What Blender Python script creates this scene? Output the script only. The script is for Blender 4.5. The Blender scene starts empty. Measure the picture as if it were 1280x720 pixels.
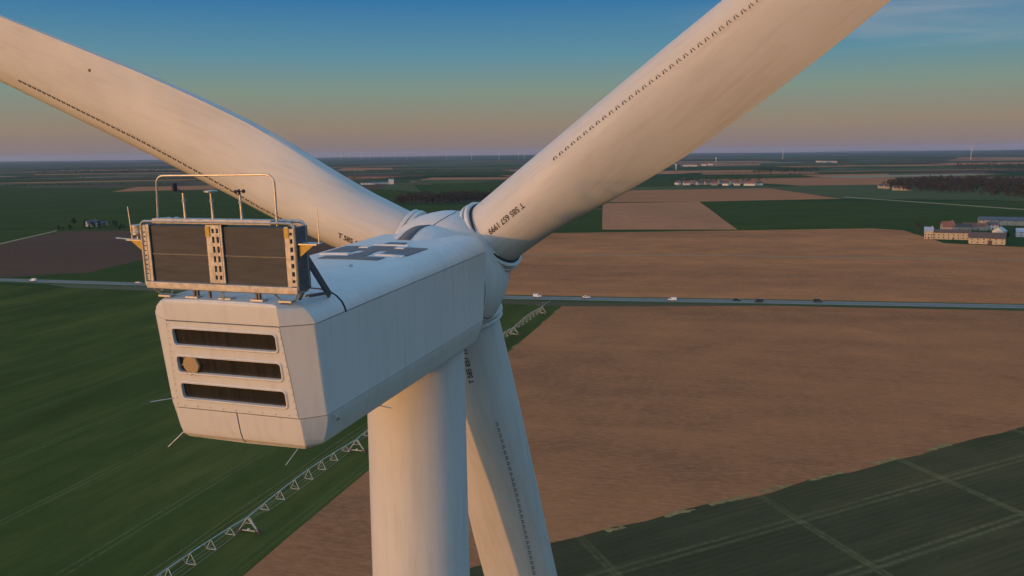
import bpy, bmesh, math, random
import numpy as np
from mathutils import Matrix, Vector
random.seed(7); rng = np.random.default_rng(7)
R = math.radians
S = bpy.context.scene
C = S.collection

# ------------------------------------------------------------------ camera
H = 83.0                                    # drone height above the fields
F, PITCH, ROLL = 1123.96, 0.1487, 0.0118    # focal length in px of a 1280 px wide frame
cp, sp, cr, sr = math.cos(PITCH), math.sin(PITCH), math.cos(ROLL), math.sin(ROLL)
def cam2w(r, u, f): return Vector((r, f*cp + u*sp, -f*sp + u*cp))
cd = bpy.data.cameras.new('camera'); cam = bpy.data.objects.new('camera', cd); C.objects.link(cam)
ax, ay, az = cam2w(cr, -sr, 0), cam2w(sr, cr, 0), -cam2w(0, 0, 1)
cam.matrix_world = Matrix(((ax.x, ay.x, az.x, 0), (ax.y, ay.y, az.y, 0), (ax.z, ay.z, az.z, H), (0, 0, 0, 1)))
cd.sensor_width = 36; cd.lens = F/1280*36; cd.clip_start = .1; cd.clip_end = 120000
S.camera = cam

# ------------------------------------------------------------------ sky, sun, exposure
SUN_AZ, SUN_EL = -131.5, 2.4                # degrees clockwise from +Y, degrees above the horizon
W = bpy.data.worlds.new('World'); S.world = W; W.use_nodes = True
nt = W.node_tree; nt.nodes.clear()
out = nt.nodes.new('ShaderNodeOutputWorld'); bg = nt.nodes.new('ShaderNodeBackground')
sky = nt.nodes.new('ShaderNodeTexSky'); sky.sky_type = 'NISHITA'; sky.sun_disc = False
sky.sun_elevation = R(SUN_EL); sky.sun_rotation = R(SUN_AZ % 360); sky.altitude = 150
sky.air_density = 1.0; sky.dust_density = 1.0; sky.ozone_density = 2.1
def wn(t, **kw):
    n = nt.nodes.new(t)
    for k, v in kw.items(): setattr(n, k, v)
    return n
def wramp(fac, stops):
    n = wn('ShaderNodeValToRGB'); e = n.color_ramp.elements
    while len(e) < len(stops): e.new(.5)
    for k, (p, c) in enumerate(stops): e[k].position = p; e[k].color = (c, c, c, 1)
    nt.links.new(fac, n.inputs[0]); return n.outputs[0]
def wmix(fac, a, b, mode='MIX'):
    n = wn('ShaderNodeMix', data_type='RGBA', blend_type=mode)
    nt.links.new(fac, n.inputs[0]); nt.links.new(a, n.inputs[6]); n.inputs[7].default_value = (*b, 1); return n.outputs[2]
tc = wn('ShaderNodeTexCoord'); sx = wn('ShaderNodeSeparateXYZ'); nt.links.new(tc.outputs['Generated'], sx.inputs[0])
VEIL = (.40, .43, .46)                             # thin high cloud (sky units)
# sky tint, fullest opposite the setting sun: rosy dust band, greenish transition, earth-shadow blue above
def m2(op, a, b):
    n = wn('ShaderNodeMath', operation=op)
    for i, x in enumerate((a, b)):
        if isinstance(x, (int, float)): n.inputs[i].default_value = x
        else: nt.links.new(x, n.inputs[i])
    return n.outputs[0]
anti = m2('ADD', m2('MULTIPLY', sx.outputs[0], -math.sin(R(SUN_AZ))), m2('MULTIPLY', sx.outputs[1], -math.cos(R(SUN_AZ))))
wgt = m2('MULTIPLY', wramp(m2('ADD', m2('MULTIPLY', anti, .5), .5), [(.05, .55), (.55, 1)]), wramp(sx.outputs[2], [(.0, 1.0), (.19, 1.0), (.28, .55), (.42, 0)]))  # tint partly kept over the unseen sun side to dim its glow
belt = wn('ShaderNodeValToRGB'); be_ = belt.color_ramp.elements
BSTOPS = [(0.0,(.285,.20,.192)),(.030,(.345,.265,.188)),(.068,(.25,.335,.27)),(.105,(.132,.315,.405)),(.17,(.025,.19,.44)),(.45,(.03,.18,.45))]
while len(be_) < len(BSTOPS): be_.new(.5)
for k, (p, c) in enumerate(BSTOPS): be_[k].position = p; be_[k].color = (*c, 1)
nt.links.new(sx.outputs[2], belt.inputs[0])
mb = wn('ShaderNodeMix', data_type='RGBA'); nt.links.new(wgt, mb.inputs[0]); nt.links.new(sky.outputs[0], mb.inputs[6]); nt.links.new(belt.outputs[0], mb.inputs[7]); col = mb.outputs[2]
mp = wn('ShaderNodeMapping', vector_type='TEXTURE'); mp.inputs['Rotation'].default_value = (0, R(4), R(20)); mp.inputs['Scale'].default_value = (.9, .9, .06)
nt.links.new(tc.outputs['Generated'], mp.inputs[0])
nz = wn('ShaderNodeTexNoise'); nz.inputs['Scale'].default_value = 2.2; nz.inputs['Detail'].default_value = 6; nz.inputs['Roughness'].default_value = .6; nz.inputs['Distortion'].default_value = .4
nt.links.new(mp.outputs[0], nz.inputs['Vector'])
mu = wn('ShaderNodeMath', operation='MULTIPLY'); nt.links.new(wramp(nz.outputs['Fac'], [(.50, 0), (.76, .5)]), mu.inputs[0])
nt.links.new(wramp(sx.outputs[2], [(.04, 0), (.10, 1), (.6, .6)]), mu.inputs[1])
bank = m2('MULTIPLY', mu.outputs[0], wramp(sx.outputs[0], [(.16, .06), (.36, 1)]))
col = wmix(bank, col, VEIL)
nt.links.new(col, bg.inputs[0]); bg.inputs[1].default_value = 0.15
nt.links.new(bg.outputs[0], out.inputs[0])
sd = bpy.data.lights.new('sun', 'SUN'); sun = bpy.data.objects.new('sun', sd); C.objects.link(sun)
sd.energy = 0.30; sd.angle = R(0.9); sd.color = (1.0, 0.41, 0.07)
sdir = Vector((math.sin(R(SUN_AZ))*math.cos(R(SUN_EL)), math.cos(R(SUN_AZ))*math.cos(R(SUN_EL)), math.sin(R(SUN_EL))))
sun.rotation_euler = sdir.to_track_quat('Z', 'Y').to_euler(); sun.location = (-60, -60, 120)
S.view_settings.view_transform = 'Standard'; S.view_settings.look = 'None'
S.view_settings.exposure = 2.5; S.view_settings.gamma = 1.0; S.view_settings.use_curve_mapping = False

# ------------------------------------------------------------------ helpers
def ground(px, py, z=0.0):
    """pixel of the 1280x720 photograph -> point of the ground plane"""
    a, b = px-640, py-360
    u, v = a*cr - b*sr, a*sr + b*cr
    d = cam2w(u/F, -v/F, 1.0)
    t = -(H-z)/min(d.z, -0.0022)
    return Vector((d.x*t, d.y*t, z))

class MB:
    def __init__(s): s.v = []; s.f = []
    def add(s, vs, fs):
        o = len(s.v); s.v += [tuple(p) for p in vs]; s.f += [tuple(i+o for i in f) for f in fs]; return s
    def box(s, c, size, X=Vector((1,0,0)), Y=Vector((0,1,0)), Z=Vector((0,0,1))):
        c = Vector(c); a, b, d = [k/2 for k in size]
        vs = [c+X*i*a+Y*j*b+Z*k*d for k in (-1,1) for j in (-1,1) for i in (-1,1)]
        return s.add(vs, [(0,2,3,1),(4,5,7,6),(0,1,5,4),(2,6,7,3),(0,4,6,2),(1,3,7,5)])
    def bar(s, p, q, w, h=None, up=Vector((0,0,1))):
        p, q = Vector(p), Vector(q); h = h or w; d = q-p; L = d.length; d.normalize()
        x = d.cross(up)
        if x.length < 1e-4: x = d.cross(Vector((0,1,0)))
        x.normalize(); z = x.cross(d)
        return s.box((p+q)/2, (w, L, h), x, d, z)
    def tube(s, pts, r, n=8, cap=True):
        pts = [Vector(p) for p in pts]; m = len(pts); rs = r if hasattr(r, '__len__') else [r]*m
        vs = []; prev = None
        for k, p in enumerate(pts):
            t = (pts[min(k+1, m-1)]-pts[max(k-1, 0)]).normalized()
            if prev is None:
                x = t.cross(Vector((0,0,1)));
                if x.length < 1e-3: x = t.cross(Vector((0,1,0)))
            else: x = prev - t*prev.dot(t)
            x.normalize(); prev = x; y = t.cross(x)
            vs += [p + (x*math.cos(a)+y*math.sin(a))*rs[k] for a in [2*math.pi*i/n for i in range(n)]]
        fs = [(k*n+i, k*n+(i+1)%n, (k+1)*n+(i+1)%n, (k+1)*n+i) for k in range(m-1) for i in range(n)]
        if cap: fs += [tuple(range(n))[::-1], tuple((m-1)*n+i for i in range(n))]
        return s.add(vs, fs)
    def lathe(s, prof, n=32, o=Vector((0,0,0)), A=Vector((0,0,1)), X=Vector((1,0,0)), cap=True):
        Y = A.cross(X); vs = []
        for (h, r) in prof:
            vs += [o + A*h + (X*math.cos(a)+Y*math.sin(a))*r for a in [2*math.pi*i/n for i in range(n)]]
        m = len(prof)
        fs = [(k*n+i, k*n+(i+1)%n, (k+1)*n+(i+1)%n, (k+1)*n+i) for k in range(m-1) for i in range(n)]
        if cap: fs += [tuple(range(n))[::-1], tuple((m-1)*n+i for i in range(n))]
        return s.add(vs, fs)
    def build(s, name, mat, parent=None, smooth=None, loc=None, bevel=0):
        me = bpy.data.meshes.new(name); me.from_pydata(s.v, [], s.f); me.update()
        return link(name, me, mat, parent, smooth, loc, bevel)
def link(name, me, mat, parent=None, smooth=None, loc=None, bevel=0):
    if mat and not me.materials: me.materials.append(mat)
    if smooth is not None:
        me.polygons.foreach_set('use_smooth', [True]*len(me.polygons)); me.set_sharp_from_angle(angle=R(smooth))
    o = bpy.data.objects.new(name, me); C.objects.link(o)
    if parent: o.parent = parent
    if loc is not None: o.location = loc
    if bevel:
        m = o.modifiers.new('bevel', 'BEVEL'); m.width = bevel; m.segments = 2; m.limit_method = 'ANGLE'; m.angle_limit = R(25)
    return o
def tag(o, label=None, cat=None, group=None, kind=None):
    if label: o['label'] = label
    if cat: o['category'] = cat
    if group: o['group'] = group
    if kind: o['kind'] = kind
    return o
def thing(name, label, cat, loc=(0,0,0), rz=0, group=None):
    o = bpy.data.objects.new(name, None); C.objects.link(o); o.location = loc; o.rotation_euler = (0,0,rz)
    o.empty_display_size = .5
    return tag(o, label, cat, group)
def copy_tree(o, parent=None):
    c = o.copy(); C.objects.link(c); c.parent = parent
    for ch in list(o.children): copy_tree(ch, c)
    return c

# ------------------------------------------------------------------ materials
class NT:
    def __init__(s, name):
        s.m = bpy.data.materials.new(name); s.m.use_nodes = True; s.t = s.m.node_tree
        s.b = s.t.nodes['Principled BSDF']
    def n(s, typ, **kw):
        nd = s.t.nodes.new(typ)
        for k, v in kw.items(): setattr(nd, k, v)
        return nd
    def l(s, a, b): s.t.links.new(a, b)
    def math(s, op, a, b=None, c=None):
        nd = s.n('ShaderNodeMath', operation=op)
        for i, x in enumerate((a, b, c)):
            if x is None: continue
            if isinstance(x, (int, float)): nd.inputs[i].default_value = x
            else: s.l(x, nd.inputs[i])
        return nd.outputs[0]
    def mix(s, fac, a, b, mode='MIX'):
        nd = s.n('ShaderNodeMix', data_type='RGBA', blend_type=mode)
        for sock, x in ((nd.inputs[0], fac), (nd.inputs[6], a), (nd.inputs[7], b)):
            if isinstance(x, (int, float)): sock.default_value = x
            elif isinstance(x, tuple): sock.default_value = (*x, 1)
            else: s.l(x, sock)
        return nd.outputs[2]
    def noise(s, vec, scale, detail=3, rough=.55):
        nd = s.n('ShaderNodeTexNoise'); nd.inputs['Scale'].default_value = scale
        nd.inputs['Detail'].default_value = detail; nd.inputs['Roughness'].default_value = rough
        s.l(vec, nd.inputs['Vector']); return nd.outputs['Fac']
    def ramp(s, fac, stops):
        nd = s.n('ShaderNodeValToRGB'); e = nd.color_ramp.elements
        while len(e) < len(stops): e.new(.5)
        for k, (p, c) in enumerate(stops):
            e[k].position = p; e[k].color = (*c, 1) if isinstance(c, tuple) else (c, c, c, 1)
        s.l(fac, nd.inputs[0]); return nd.outputs[0]
    def mapping(s, vec, rz=0, scale=(1,1,1)):
        nd = s.n('ShaderNodeMapping', vector_type='TEXTURE')      # turn first, then stretch
        nd.inputs['Rotation'].default_value = (0,0,rz); nd.inputs['Scale'].default_value = tuple(1/k for k in scale)
        s.l(vec, nd.inputs['Vector']); return nd.outputs[0]
    def pos(s): return s.n('ShaderNodeNewGeometry').outputs['Position']
    def obj(s): return s.n('ShaderNodeTexCoord').outputs['Object']
    def bump(s, h, strength=.3, dist=.02):
        nd = s.n('ShaderNodeBump'); nd.inputs['Strength'].default_value = strength; nd.inputs['Distance'].default_value = dist
        s.l(h, nd.inputs['Height']); s.l(nd.outputs[0], s.b.inputs['Normal'])
def setc(N, col, rough=.6, metal=0, spec=.5):
    if isinstance(col, tuple): N.b.inputs['Base Color'].default_value = (*col, 1)
    else: N.l(col, N.b.inputs['Base Color'])
    N.b.inputs['Roughness'].default_value = rough; N.b.inputs['Metallic'].default_value = metal
    N.b.inputs['Specular IOR Level'].default_value = spec
def simple(name, col, rough=.6, metal=0, var=.15, scale=6, spec=.5):
    N = NT(name); f = N.noise(N.obj(), scale, 4)
    k = N.ramp(f, [(.3, tuple(c*(1-var) for c in col)), (.7, tuple(min(1, c*(1+var)) for c in col))])
    setc(N, k, rough, metal, spec); return N.m
def paint(name, col=(.66,.645,.60), dirt=(.36,.32,.27), amount=.38, rough=.52):
    """weathered gel-coat: broad tone drift, vertical dirt runs and fine specks"""
    N = NT(name); o = N.obj()
    a = N.ramp(N.noise(o, .7, 5), [(.35, 0.0), (.75, 1.0)])
    run = N.ramp(N.noise(N.mapping(o, 0, (3.0, 3.0, .25)), 1.6, 6, .65), [(.48, 0.0), (.74, 1.0)])
    sp_ = N.ramp(N.noise(o, 26, 3), [(.62, 0.0), (.75, 1.0)])
    k = N.math('ADD', N.math('MULTIPLY', a, .25), N.math('ADD', N.math('MULTIPLY', run, .55), N.math('MULTIPLY', sp_, .12)))
    k = N.math('MULTIPLY', k, amount)
    setc(N, N.mix(k, col, dirt), rough)
    rr = N.math('MULTIPLY_ADD', a, .16, rough-.05); N.l(rr, N.b.inputs['Roughness'])
    return N.m
M = {}
M['paint'] = paint('white_gelcoat')
M['blade'] = paint('blade_gelcoat', (.58,.56,.515), (.33,.28,.22), .55, .58)
M['tower'] = paint('tower_paint', (.63,.615,.58), (.36,.32,.27), .50, .55)
M['core'] = simple('dark_cavity', (.03,.03,.035), .8)
M['rubber'] = simple('black_rubber', (.025,.026,.03), .7)
M['pad'] = simple('anti_slip_grey', (.16,.16,.165), .85, var=.25, scale=40)
M['hatch'] = simple('dark_hatch', (.13,.125,.12), .7, var=.2, scale=12)
M['galv'] = simple('galvanised_steel', (.46,.45,.43), .45, .75, .2, 14)
M['steel_dark'] = simple('dark_steel', (.12,.13,.15), .5, .5, .2, 10)
M['alu'] = simple('cream_aluminium', (.46,.43,.38), .5, .25, .25, 9)
M['yellow'] = simple('safety_yellow', (.52,.32,.05), .5, 0, .15, 20)
M['tan'] = simple('tan_cap', (.42,.29,.15), .5, 0, .12, 20)
M['ink'] = simple('marking_ink', (.07,.05,.045), .7, 0, .3, 30)
M['vg'] = simple('vortex_tab_grey', (.13,.11,.10), .7)
M['lamp_glass'] = simple('beacon_lens', (.55,.50,.42), .25, 0, .1, 30)
def radiator_mat():
    N = NT('radiator_core'); o = N.obj()
    f = N.noise(N.mapping(o, 0, (.6,.6,6)), 3, 5, .6)
    setc(N, N.ramp(f, [(.3, (.055,.062,.072)), (.75, (.085,.094,.106))]), .6, 0, .3)
    return N.m
M['rad'] = radiator_mat()
def pane_mat():
    N = NT('smoked_vent_pane'); o = N.obj()
    f = N.noise(N.mapping(o, 0, (7,1,.35)), 2.0, 5, .6)
    setc(N, N.ramp(f, [(.35, (.012,.011,.011)), (.85, (.042,.038,.034))]), .32)
    return N.m
M['pane'] = pane_mat()

# ---- land
def soil(name, base, az=75, patch=.5, furrow=1.0):
    """bare worked soil: broad damp and dry patches, drag streaks along the working direction, clods"""
    N = NT(name); p = N.pos(); rz = R(90-az)
    big = N.noise(N.mapping(p, rz, (.30,1,1)), .009, 6, .62)
    blot = N.noise(p, .035, 5, .65)
    mid = N.noise(N.mapping(p, rz, (.05,1,1)), .13, 5, .65)
    fur = N.noise(N.mapping(p, rz, (.012,1,1)), .55, 3, .5)
    fine = N.noise(N.mapping(p, rz, (.35,1,1)), .9, 5, .75)
    dark = (base[0]*(1-.45*patch), base[1]*(1-.38*patch), base[2]*(1-.25*patch)); lite = (min(1,base[0]*(1+.42*patch)), base[1]*(1+.38*patch), base[2]*(1+.30*patch))
    col = N.ramp(N.math('ADD', N.math('MULTIPLY', big, .6), N.math('MULTIPLY', blot, .4)), [(.34, dark), (.5, base), (.66, lite)])
    col = N.mix(N.math('MULTIPLY', N.ramp(mid, [(.42, 0.0), (.66, 1.0)]), .20*furrow), col, tuple(c*.62 for c in base))
    col = N.mix(N.math('MULTIPLY', N.ramp(fur, [(.50, 0.0), (.68, 1.0)]), .22*furrow), col, tuple(min(1, c*1.35) for c in base))
    col = N.mix(N.math('MULTIPLY', N.ramp(fine, [(.46, 0.0), (.64, 1.0)]), .55), col, tuple(min(1, c*1.5) for c in base))
    col = N.mix(N.math('MULTIPLY', N.ramp(fine, [(.28, 1.0), (.42, 0.0)]), .35), col, tuple(c*.5 for c in base))
    setc(N, col, 1.0, 0, 0); N.bump(fine, .7, .18); return N.m
def crop(name, base, az=15.5, tram=None, cross=None, track=(.16,.15,.075), rows=0, patch=.5):
    """young crop: uneven growth, seed rows, paired wheel tramlines (offset, period, gap, width)"""
    N = NT(name); p = N.pos(); a = R(az)
    sep = N.n('ShaderNodeSeparateXYZ'); N.l(p, sep.inputs[0])
    def across(ang):
        return N.math('ADD', N.math('MULTIPLY', sep.outputs[0], math.cos(ang)), N.math('MULTIPLY', sep.outputs[1], -math.sin(ang)))
    s = across(a)
    rz = R(90) - a
    big = N.noise(N.mapping(p, rz, (.30,1,1)), .022, 7, .68)
    mid = N.noise(N.mapping(p, rz, (.10,1,1)), .35, 4, .6)
    fine = N.noise(p, .9, 5, .75)
    dark = tuple(c*(1-.5*patch) for c in base); lite = (base[0]*(1+1.2*patch), base[1]*(1+.6*patch), base[2]*(1+.5*patch))
    col = N.ramp(big, [(.3, dark), (.5, base), (.72, lite)])
    col = N.mix(N.math('MULTIPLY', N.ramp(mid, [(.42, 0.0), (.68, 1.0)]), .35), col, tuple(c*.55 for c in base))
    col = N.mix(N.math('MULTIPLY', N.ramp(fine, [(.42, 0.0), (.66, 1.0)]), .25), col, tuple(c*1.5 for c in base))
    if rows:
        w = N.math('SINE', N.math('ADD', N.math('MULTIPLY', s, 2*math.pi/rows), N.math('MULTIPLY', mid, 5.0)))
        w = N.math('MULTIPLY', N.math('MULTIPLY_ADD', w, .5, .5), N.ramp(N.noise(p, .05, 4), [(.35, .04), (.7, .38)]))
        col = N.mix(w, col, tuple(c*.45 for c in base))
    wob = N.noise(p, .6, 3)
    def lines(sv, off, per, gap, wid):
        k = N.math('ABSOLUTE', N.math('SUBTRACT', N.math('PINGPONG', N.math('SUBTRACT', sv, off), per/2), 0.0))
        k = N.math('ABSOLUTE', N.math('SUBTRACT', k, gap/2))
        return N.math('SUBTRACT', 1.0, N.math('MULTIPLY', N.math('SUBTRACT', k, wid*.5), 1.0/(wid*.8)))
    for spec, ang in ((tram, a), (cross, R((cross or (0,)*5)[4]) if cross else 0)):
        if not spec: continue
        m = lines(across(ang), *spec[:4])
        nd = N.n('ShaderNodeClamp'); N.l(m, nd.inputs[0])
        m = N.math('MULTIPLY', nd.outputs[0], N.math('MULTIPLY', N.ramp(wob, [(.30, .15), (.62, .8)]), N.ramp(N.noise(p, .012, 3), [(.35, .15), (.65, 1.0)])))
        col = N.mix(m, col, track)
    setc(N, col, 1.0, 0, 0); N.bump(fine, .5, .08); return N.m
def patchwork():
    """far farmland: long thin parcels of crop, stubble and bare soil"""
    N = NT('far_parcels'); p = N.pos()
    q = N.mapping(p, R(-12), (.45,1,1))
    v = N.n('ShaderNodeTexVoronoi', distance='MANHATTAN'); v.inputs['Scale'].default_value = .0022; v.inputs['Randomness'].default_value = .85
    N.l(q, v.inputs['Vector'])
    sp_ = N.n('ShaderNodeSeparateColor'); N.l(v.outputs['Color'], sp_.inputs[0])
    col = N.ramp(sp_.outputs[0], [(0, (.045,.075,.022)), (.22, (.060,.085,.025)), (.38, (.17,.12,.06)), (.52, (.055,.080,.024)), (.66, (.26,.13,.07)), (.78, (.22,.17,.09)), (.88, (.040,.065,.020))])
    N.b.inputs['Base Color'].default_value = (1,1,1,1)
    for nd in N.t.nodes:
        if nd.type == 'VALTORGB': nd.color_ramp.interpolation = 'CONSTANT'
    f = N.noise(p, .004, 5); col = N.mix(N.math('MULTIPLY', f, .5), col, (.04,.05,.03))
    w = N.ramp(N.noise(N.mapping(p, R(-8), (.4,1,1)), .0011, 5, .6), [(.56, 0.0), (.60, 1.0)])
    col = N.mix(w, col, (.022,.026,.018))
    setc(N, col, 1.0, 0, 0); return N.m
SOIL = (.155,.090,.058); SOILD = (.115,.075,.055); GREEN = (.030,.058,.018)
M['land'] = patchwork()
M['soil_near'] = soil('soil_near', (.46,.165,.066), 106, .95)
M['soil_road'] = soil('soil_road', (.53,.185,.072), 104, .95)
M['soil_block'] = soil('soil_block', (.54,.20,.09), 5, .5)
M['soil_far'] = soil('soil_far', (.50,.18,.078), 95, .4)
M['soil_dark'] = soil('soil_dark', (.15,.075,.046), 100, .4)
M['crop_left'] = crop('crop_left', (.084,.092,.023), 15.5, (-134.0, 33.2, 1.9, .40), None, (.17,.16,.06), 0, .85)
M['crop_right'] = crop('crop_right', (.100,.080,.035), 61.5, (-139.5, 24.0, 2.2, .60), (-121.0, 50.0, 1.2, .55, 162.0), (.26,.19,.08), 1.9, .6)
M['crop_far'] = crop('crop_far', (.066,.082,.022), 80, None, None, rows=0, patch=.35)
M['crop_pale'] = crop('crop_pale', (.12,.12,.05), 80, None, None, rows=0, patch=.4)
M['stubble'] = soil('stubble', (.38,.28,.16), 90, .3)
M['verge'] = crop('verge_grass', (.09,.11,.045), 104, None, None, rows=0, patch=.6)
M['track'] = soil('chalk_track', (.42,.28,.14), 90, .3)
M['dry'] = simple('dry_grass', (.37,.22,.085), .95, 0, .4, .5, 0)
def asphalt():
    N = NT('asphalt'); p = N.pos()
    f = N.noise(p, 9, 4, .7); b = N.noise(N.mapping(p, R(90-104), (.03,1,1)), .5, 4)
    col = N.ramp(f, [(.3, (.19,.165,.14)), (.7, (.27,.235,.20))])
    setc(N, N.mix(N.math('MULTIPLY', b, .5), col, (.36,.31,.26)), .9, 0, 0); return N.m
M['asphalt'] = asphalt()
M['line'] = simple('road_paint', (.75,.75,.72), .6)

def sheet(name, pts, z, mat, cuts=0, jit=0):
    """flat polygon on the land; edges can be broken up with jitter"""
    P = [Vector((p[0], p[1])) for p in pts]; Q = []
    for i, p in enumerate(P):
        q = P[(i+1) % len(P)]; n = (q-p); n = Vector((-n.y, n.x)).normalized() if n.length > 0 else n
        for k in range(cuts+1):
            t = k/(cuts+1); Q.append(p.lerp(q, t) + (n*random.uniform(-jit, jit) if k else Vector((0,0))))
    bm = bmesh.new(); vs = [bm.verts.new((q.x, q.y, z)) for q in Q]
    es = [bm.edges.new((vs[i], vs[(i+1) % len(vs)])) for i in range(len(vs))]
    bmesh.ops.triangle_fill(bm, edges=es, use_beauty=True)
    for f in bm.faces:
        if f.normal.z < 0: f.normal_flip()
    me = bpy.data.meshes.new(name); bm.to_mesh(me); bm.free()
    o = link(name, me, mat); o['kind'] = 'structure'; return o
def px_sheet(name, pix, z, mat, cuts=0, jit=0): return sheet(name, [ground(*p) for p in pix], z, mat, cuts, jit)

# ================================================================== the land
def land():
    # one sheet to the horizon, with low ridges far away
    vs, fs = [], []
    radii = [0, 60, 150, 300, 600, 1000, 1600, 2500, 4000, 6000, 8000, 10000, 12000, 14000, 16000, 18000, 20000, 23000, 26000, 30000]
    nA = 180
    def hgt(r, a):
        if r < 9000: return 0.0
        t = min(1, (r-9000)/12000)
        h = 22*math.sin(a*9+1.3)+16*math.sin(a*23+r*.0004)+12*math.sin(a*41+2.1+r*.0003)+34
        if -R(30) < a < R(80): h += 26*max(0, math.sin((a-R(5))*1.4))
        return max(0, h)*t*t*(3-2*t)*.55
    for r in radii:
        for k in range(nA):
            a = 2*math.pi*k/nA; vs.append((r*math.sin(a), r*math.cos(a), hgt(r, a if a < math.pi else a-2*math.pi)))
    for j in range(len(radii)-1):
        for k in range(nA):
            k2 = (k+1) % nA
            if j == 0: fs.append((0, nA+k2, nA+k)[::1])
            else: fs.append((j*nA+k, j*nA+k2, (j+1)*nA+k2, (j+1)*nA+k))
    m = MB(); m.v = vs; m.f = fs
    o = m.build('ground', M['land'], smooth=60); o['kind'] = 'structure'
    bm = bmesh.new(); bm.from_mesh(o.data); bmesh.ops.recalc_face_normals(bm, faces=bm.faces)
    if sum(f.normal.z for f in bm.faces) < 0: bmesh.ops.reverse_faces(bm, faces=bm.faces)
    bm.to_mesh(o.data); bm.free()
land()
g = ground
RD = Vector((.267, .964)); RN = Vector((.964, -.267))             # irrigation machine / left field direction
# --- near fields, in metres (camera stands over 0,0)
def along(p, d, t): return (p[0]+d[0]*t, p[1]+d[1]*t)
bA, bB = along((29.8,494.6), (.2516,.968), -700), (27.0, 484.0)
sheet('field', [(-900,-220), bA, bB, (-20,499), (-356,599), (-900,742)], .02, M['crop_left'], 6, .6)
sheet('field', [bA, along(bA, (.879,.477), 900), (680,545), (720,365), (268.6,452), (141.5,478), bB], .02, M['soil_near'], 5, .5)
e0, e1 = (7.9-.879*140, 181.9-.477*140), (7.9+.879*420, 181.9+.477*420)
sheet('field', [e0, (e0[0]+60, e0[1]-160), (e1[0]+120, e1[1]-400), e1], .05, M['crop_right'], 60, 1.5)
# worn, dried margin tufts along that field's edge
def margins():
    k = 0
    for t, L in ((44,12),(60,10),(30,9),(76,12),(14,5),(100,9),(-12,8),(122,10)):
        p = (7.9+.879*t, 181.9+.477*t); m = []
        for i in range(9):
            q = along(p, (.879,.477), L*i/8); m.append((q[0]-.477*random.uniform(.2,1.9), q[1]+.879*random.uniform(.2,1.9)))
        for i in range(8, -1, -1):
            q = along(p, (.879,.477), L*i/8); m.append((q[0]+.477*random.uniform(.1,.9), q[1]-.879*random.uniform(.1,.9)))
        o = sheet('dry_grass_margin', m, .07, M['dry'])
    for t, L in ((-250,9),(-190,6),(-120,8),(-60,5),(-30,10)):
        p = along((29.8,494.6), (.2516,.968), t); m = []
        for i in range(7): q = along(p, (.2516,.968), L*i/6); m.append((q[0]-random.uniform(.1,.7), q[1]))
        for i in range(6,-1,-1): q = along(p, (.2516,.968), L*i/6); m.append((q[0]+random.uniform(.1,.7), q[1]))
        sheet('dry_grass_margin', m, .07, M['dry'])
margins()
# --- road with verges
RDP = [(-1500,915), (-800,735), (-356.2,620.3), (-243.7,589.8), (-120,552), (-.1,516.5), (70,503), (141.5,490.6), (268.6,466), (480,424), (1000,330)]
def offset(pts, d):
    o = []
    for i, p in enumerate(pts):
        a, b = pts[max(i-1,0)], pts[min(i+1,len(pts)-1)]; t = Vector((b[0]-a[0], b[1]-a[1])).normalized()
        o.append((p[0]-t.y*d, p[1]+t.x*d))
    return o
def ribbon(name, pts, d0, d1, z, mat):
    a, b = offset(pts, d0), offset(pts, d1); n = len(pts)
    m = MB(); m.v = [(p[0],p[1],z) for p in a]+[(p[0],p[1],z) for p in b]
    m.f = [(i, i+1, n+i+1, n+i) if d1 > d0 else (i, n+i, n+i+1, i+1) for i in range(n-1)]
    o = m.build(name, mat); return tag(o, kind='structure')
def dense(pts, step=12):
    o = []
    for p, q in zip(pts, pts[1:]):
        L = math.hypot(q[0]-p[0], q[1]-p[1]); n = max(1, int(L/step)); o += [(p[0]+(q[0]-p[0])*k/n, p[1]+(q[1]-p[1])*k/n) for k in range(n)]
    return o+[pts[-1]]
rp = dense(RDP, 25)
ribbon('verge', rp, -11, 9, .06, M['verge'])
ribbon('gravel_shoulder', rp, -5.6, 5.6, .10, M['track'])
road = ribbon('road', rp, -4.6, 4.6, .14, M['asphalt'])
for d in (-4.2, 4.2):
    o = ribbon('edge_line', rp, d-.11, d+.11, .17, M['line']); o.parent = road
def dashes():
    m = MB(); fine = dense([p for p in RDP if -900 < p[0] < 700], 6.5); a, b = offset(fine, -.09), offset(fine, .09)
    for i in range(0, len(fine)-1, 2):
        q = lambda P, t: (P[i][0]+(P[i+1][0]-P[i][0])*t, P[i][1]+(P[i+1][1]-P[i][1])*t, .17)
        m.add([q(a,0), q(a,.5), q(b,.5), q(b,0)], [(0,1,2,3)])
    o = m.build('centre_line', M['line'], road); o['kind'] = 'stuff'
dashes()

# --- fields beyond the road, outlined in photo pixels on the ground plane
Z = [.02]
def fld(mat, pix, jit=0, cuts=0):
    Z[0] += .012; return px_sheet('field', pix, Z[0], M[mat], cuts, jit)
fld('crop_far', [(-260,352),(190,352.5),(420,362),(420,258),(260,236),(-300,232)])
fld('soil_road', [(560,366),(640,368.8),(960,374.5),(1280,380.5),(1500,384),(1500,330),(1280,309),(1180,304),(1130,288),(1090,285.5),(690,291.5),(560,292)], 1.0, 6)
fld('soil_dark', [(-300,352),(0,347),(80,342),(112,341),(170,326),(230,320),(420,330),(420,286),(80,289),(0,305),(-300,322)], 1.5, 4)
fld('crop_far', [(600,293),(690,291.5),(1090,285.5),(1090,282),(753,287),(753,262),(600,262)])
fld('soil_block', [(753,287),(922,287),(874,252),(753,254)], .6, 5)
fld('crop_far', [(922,287),(1090,285),(1500,282),(1500,256),(1280,251),(875,252)], .8, 5)
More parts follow.
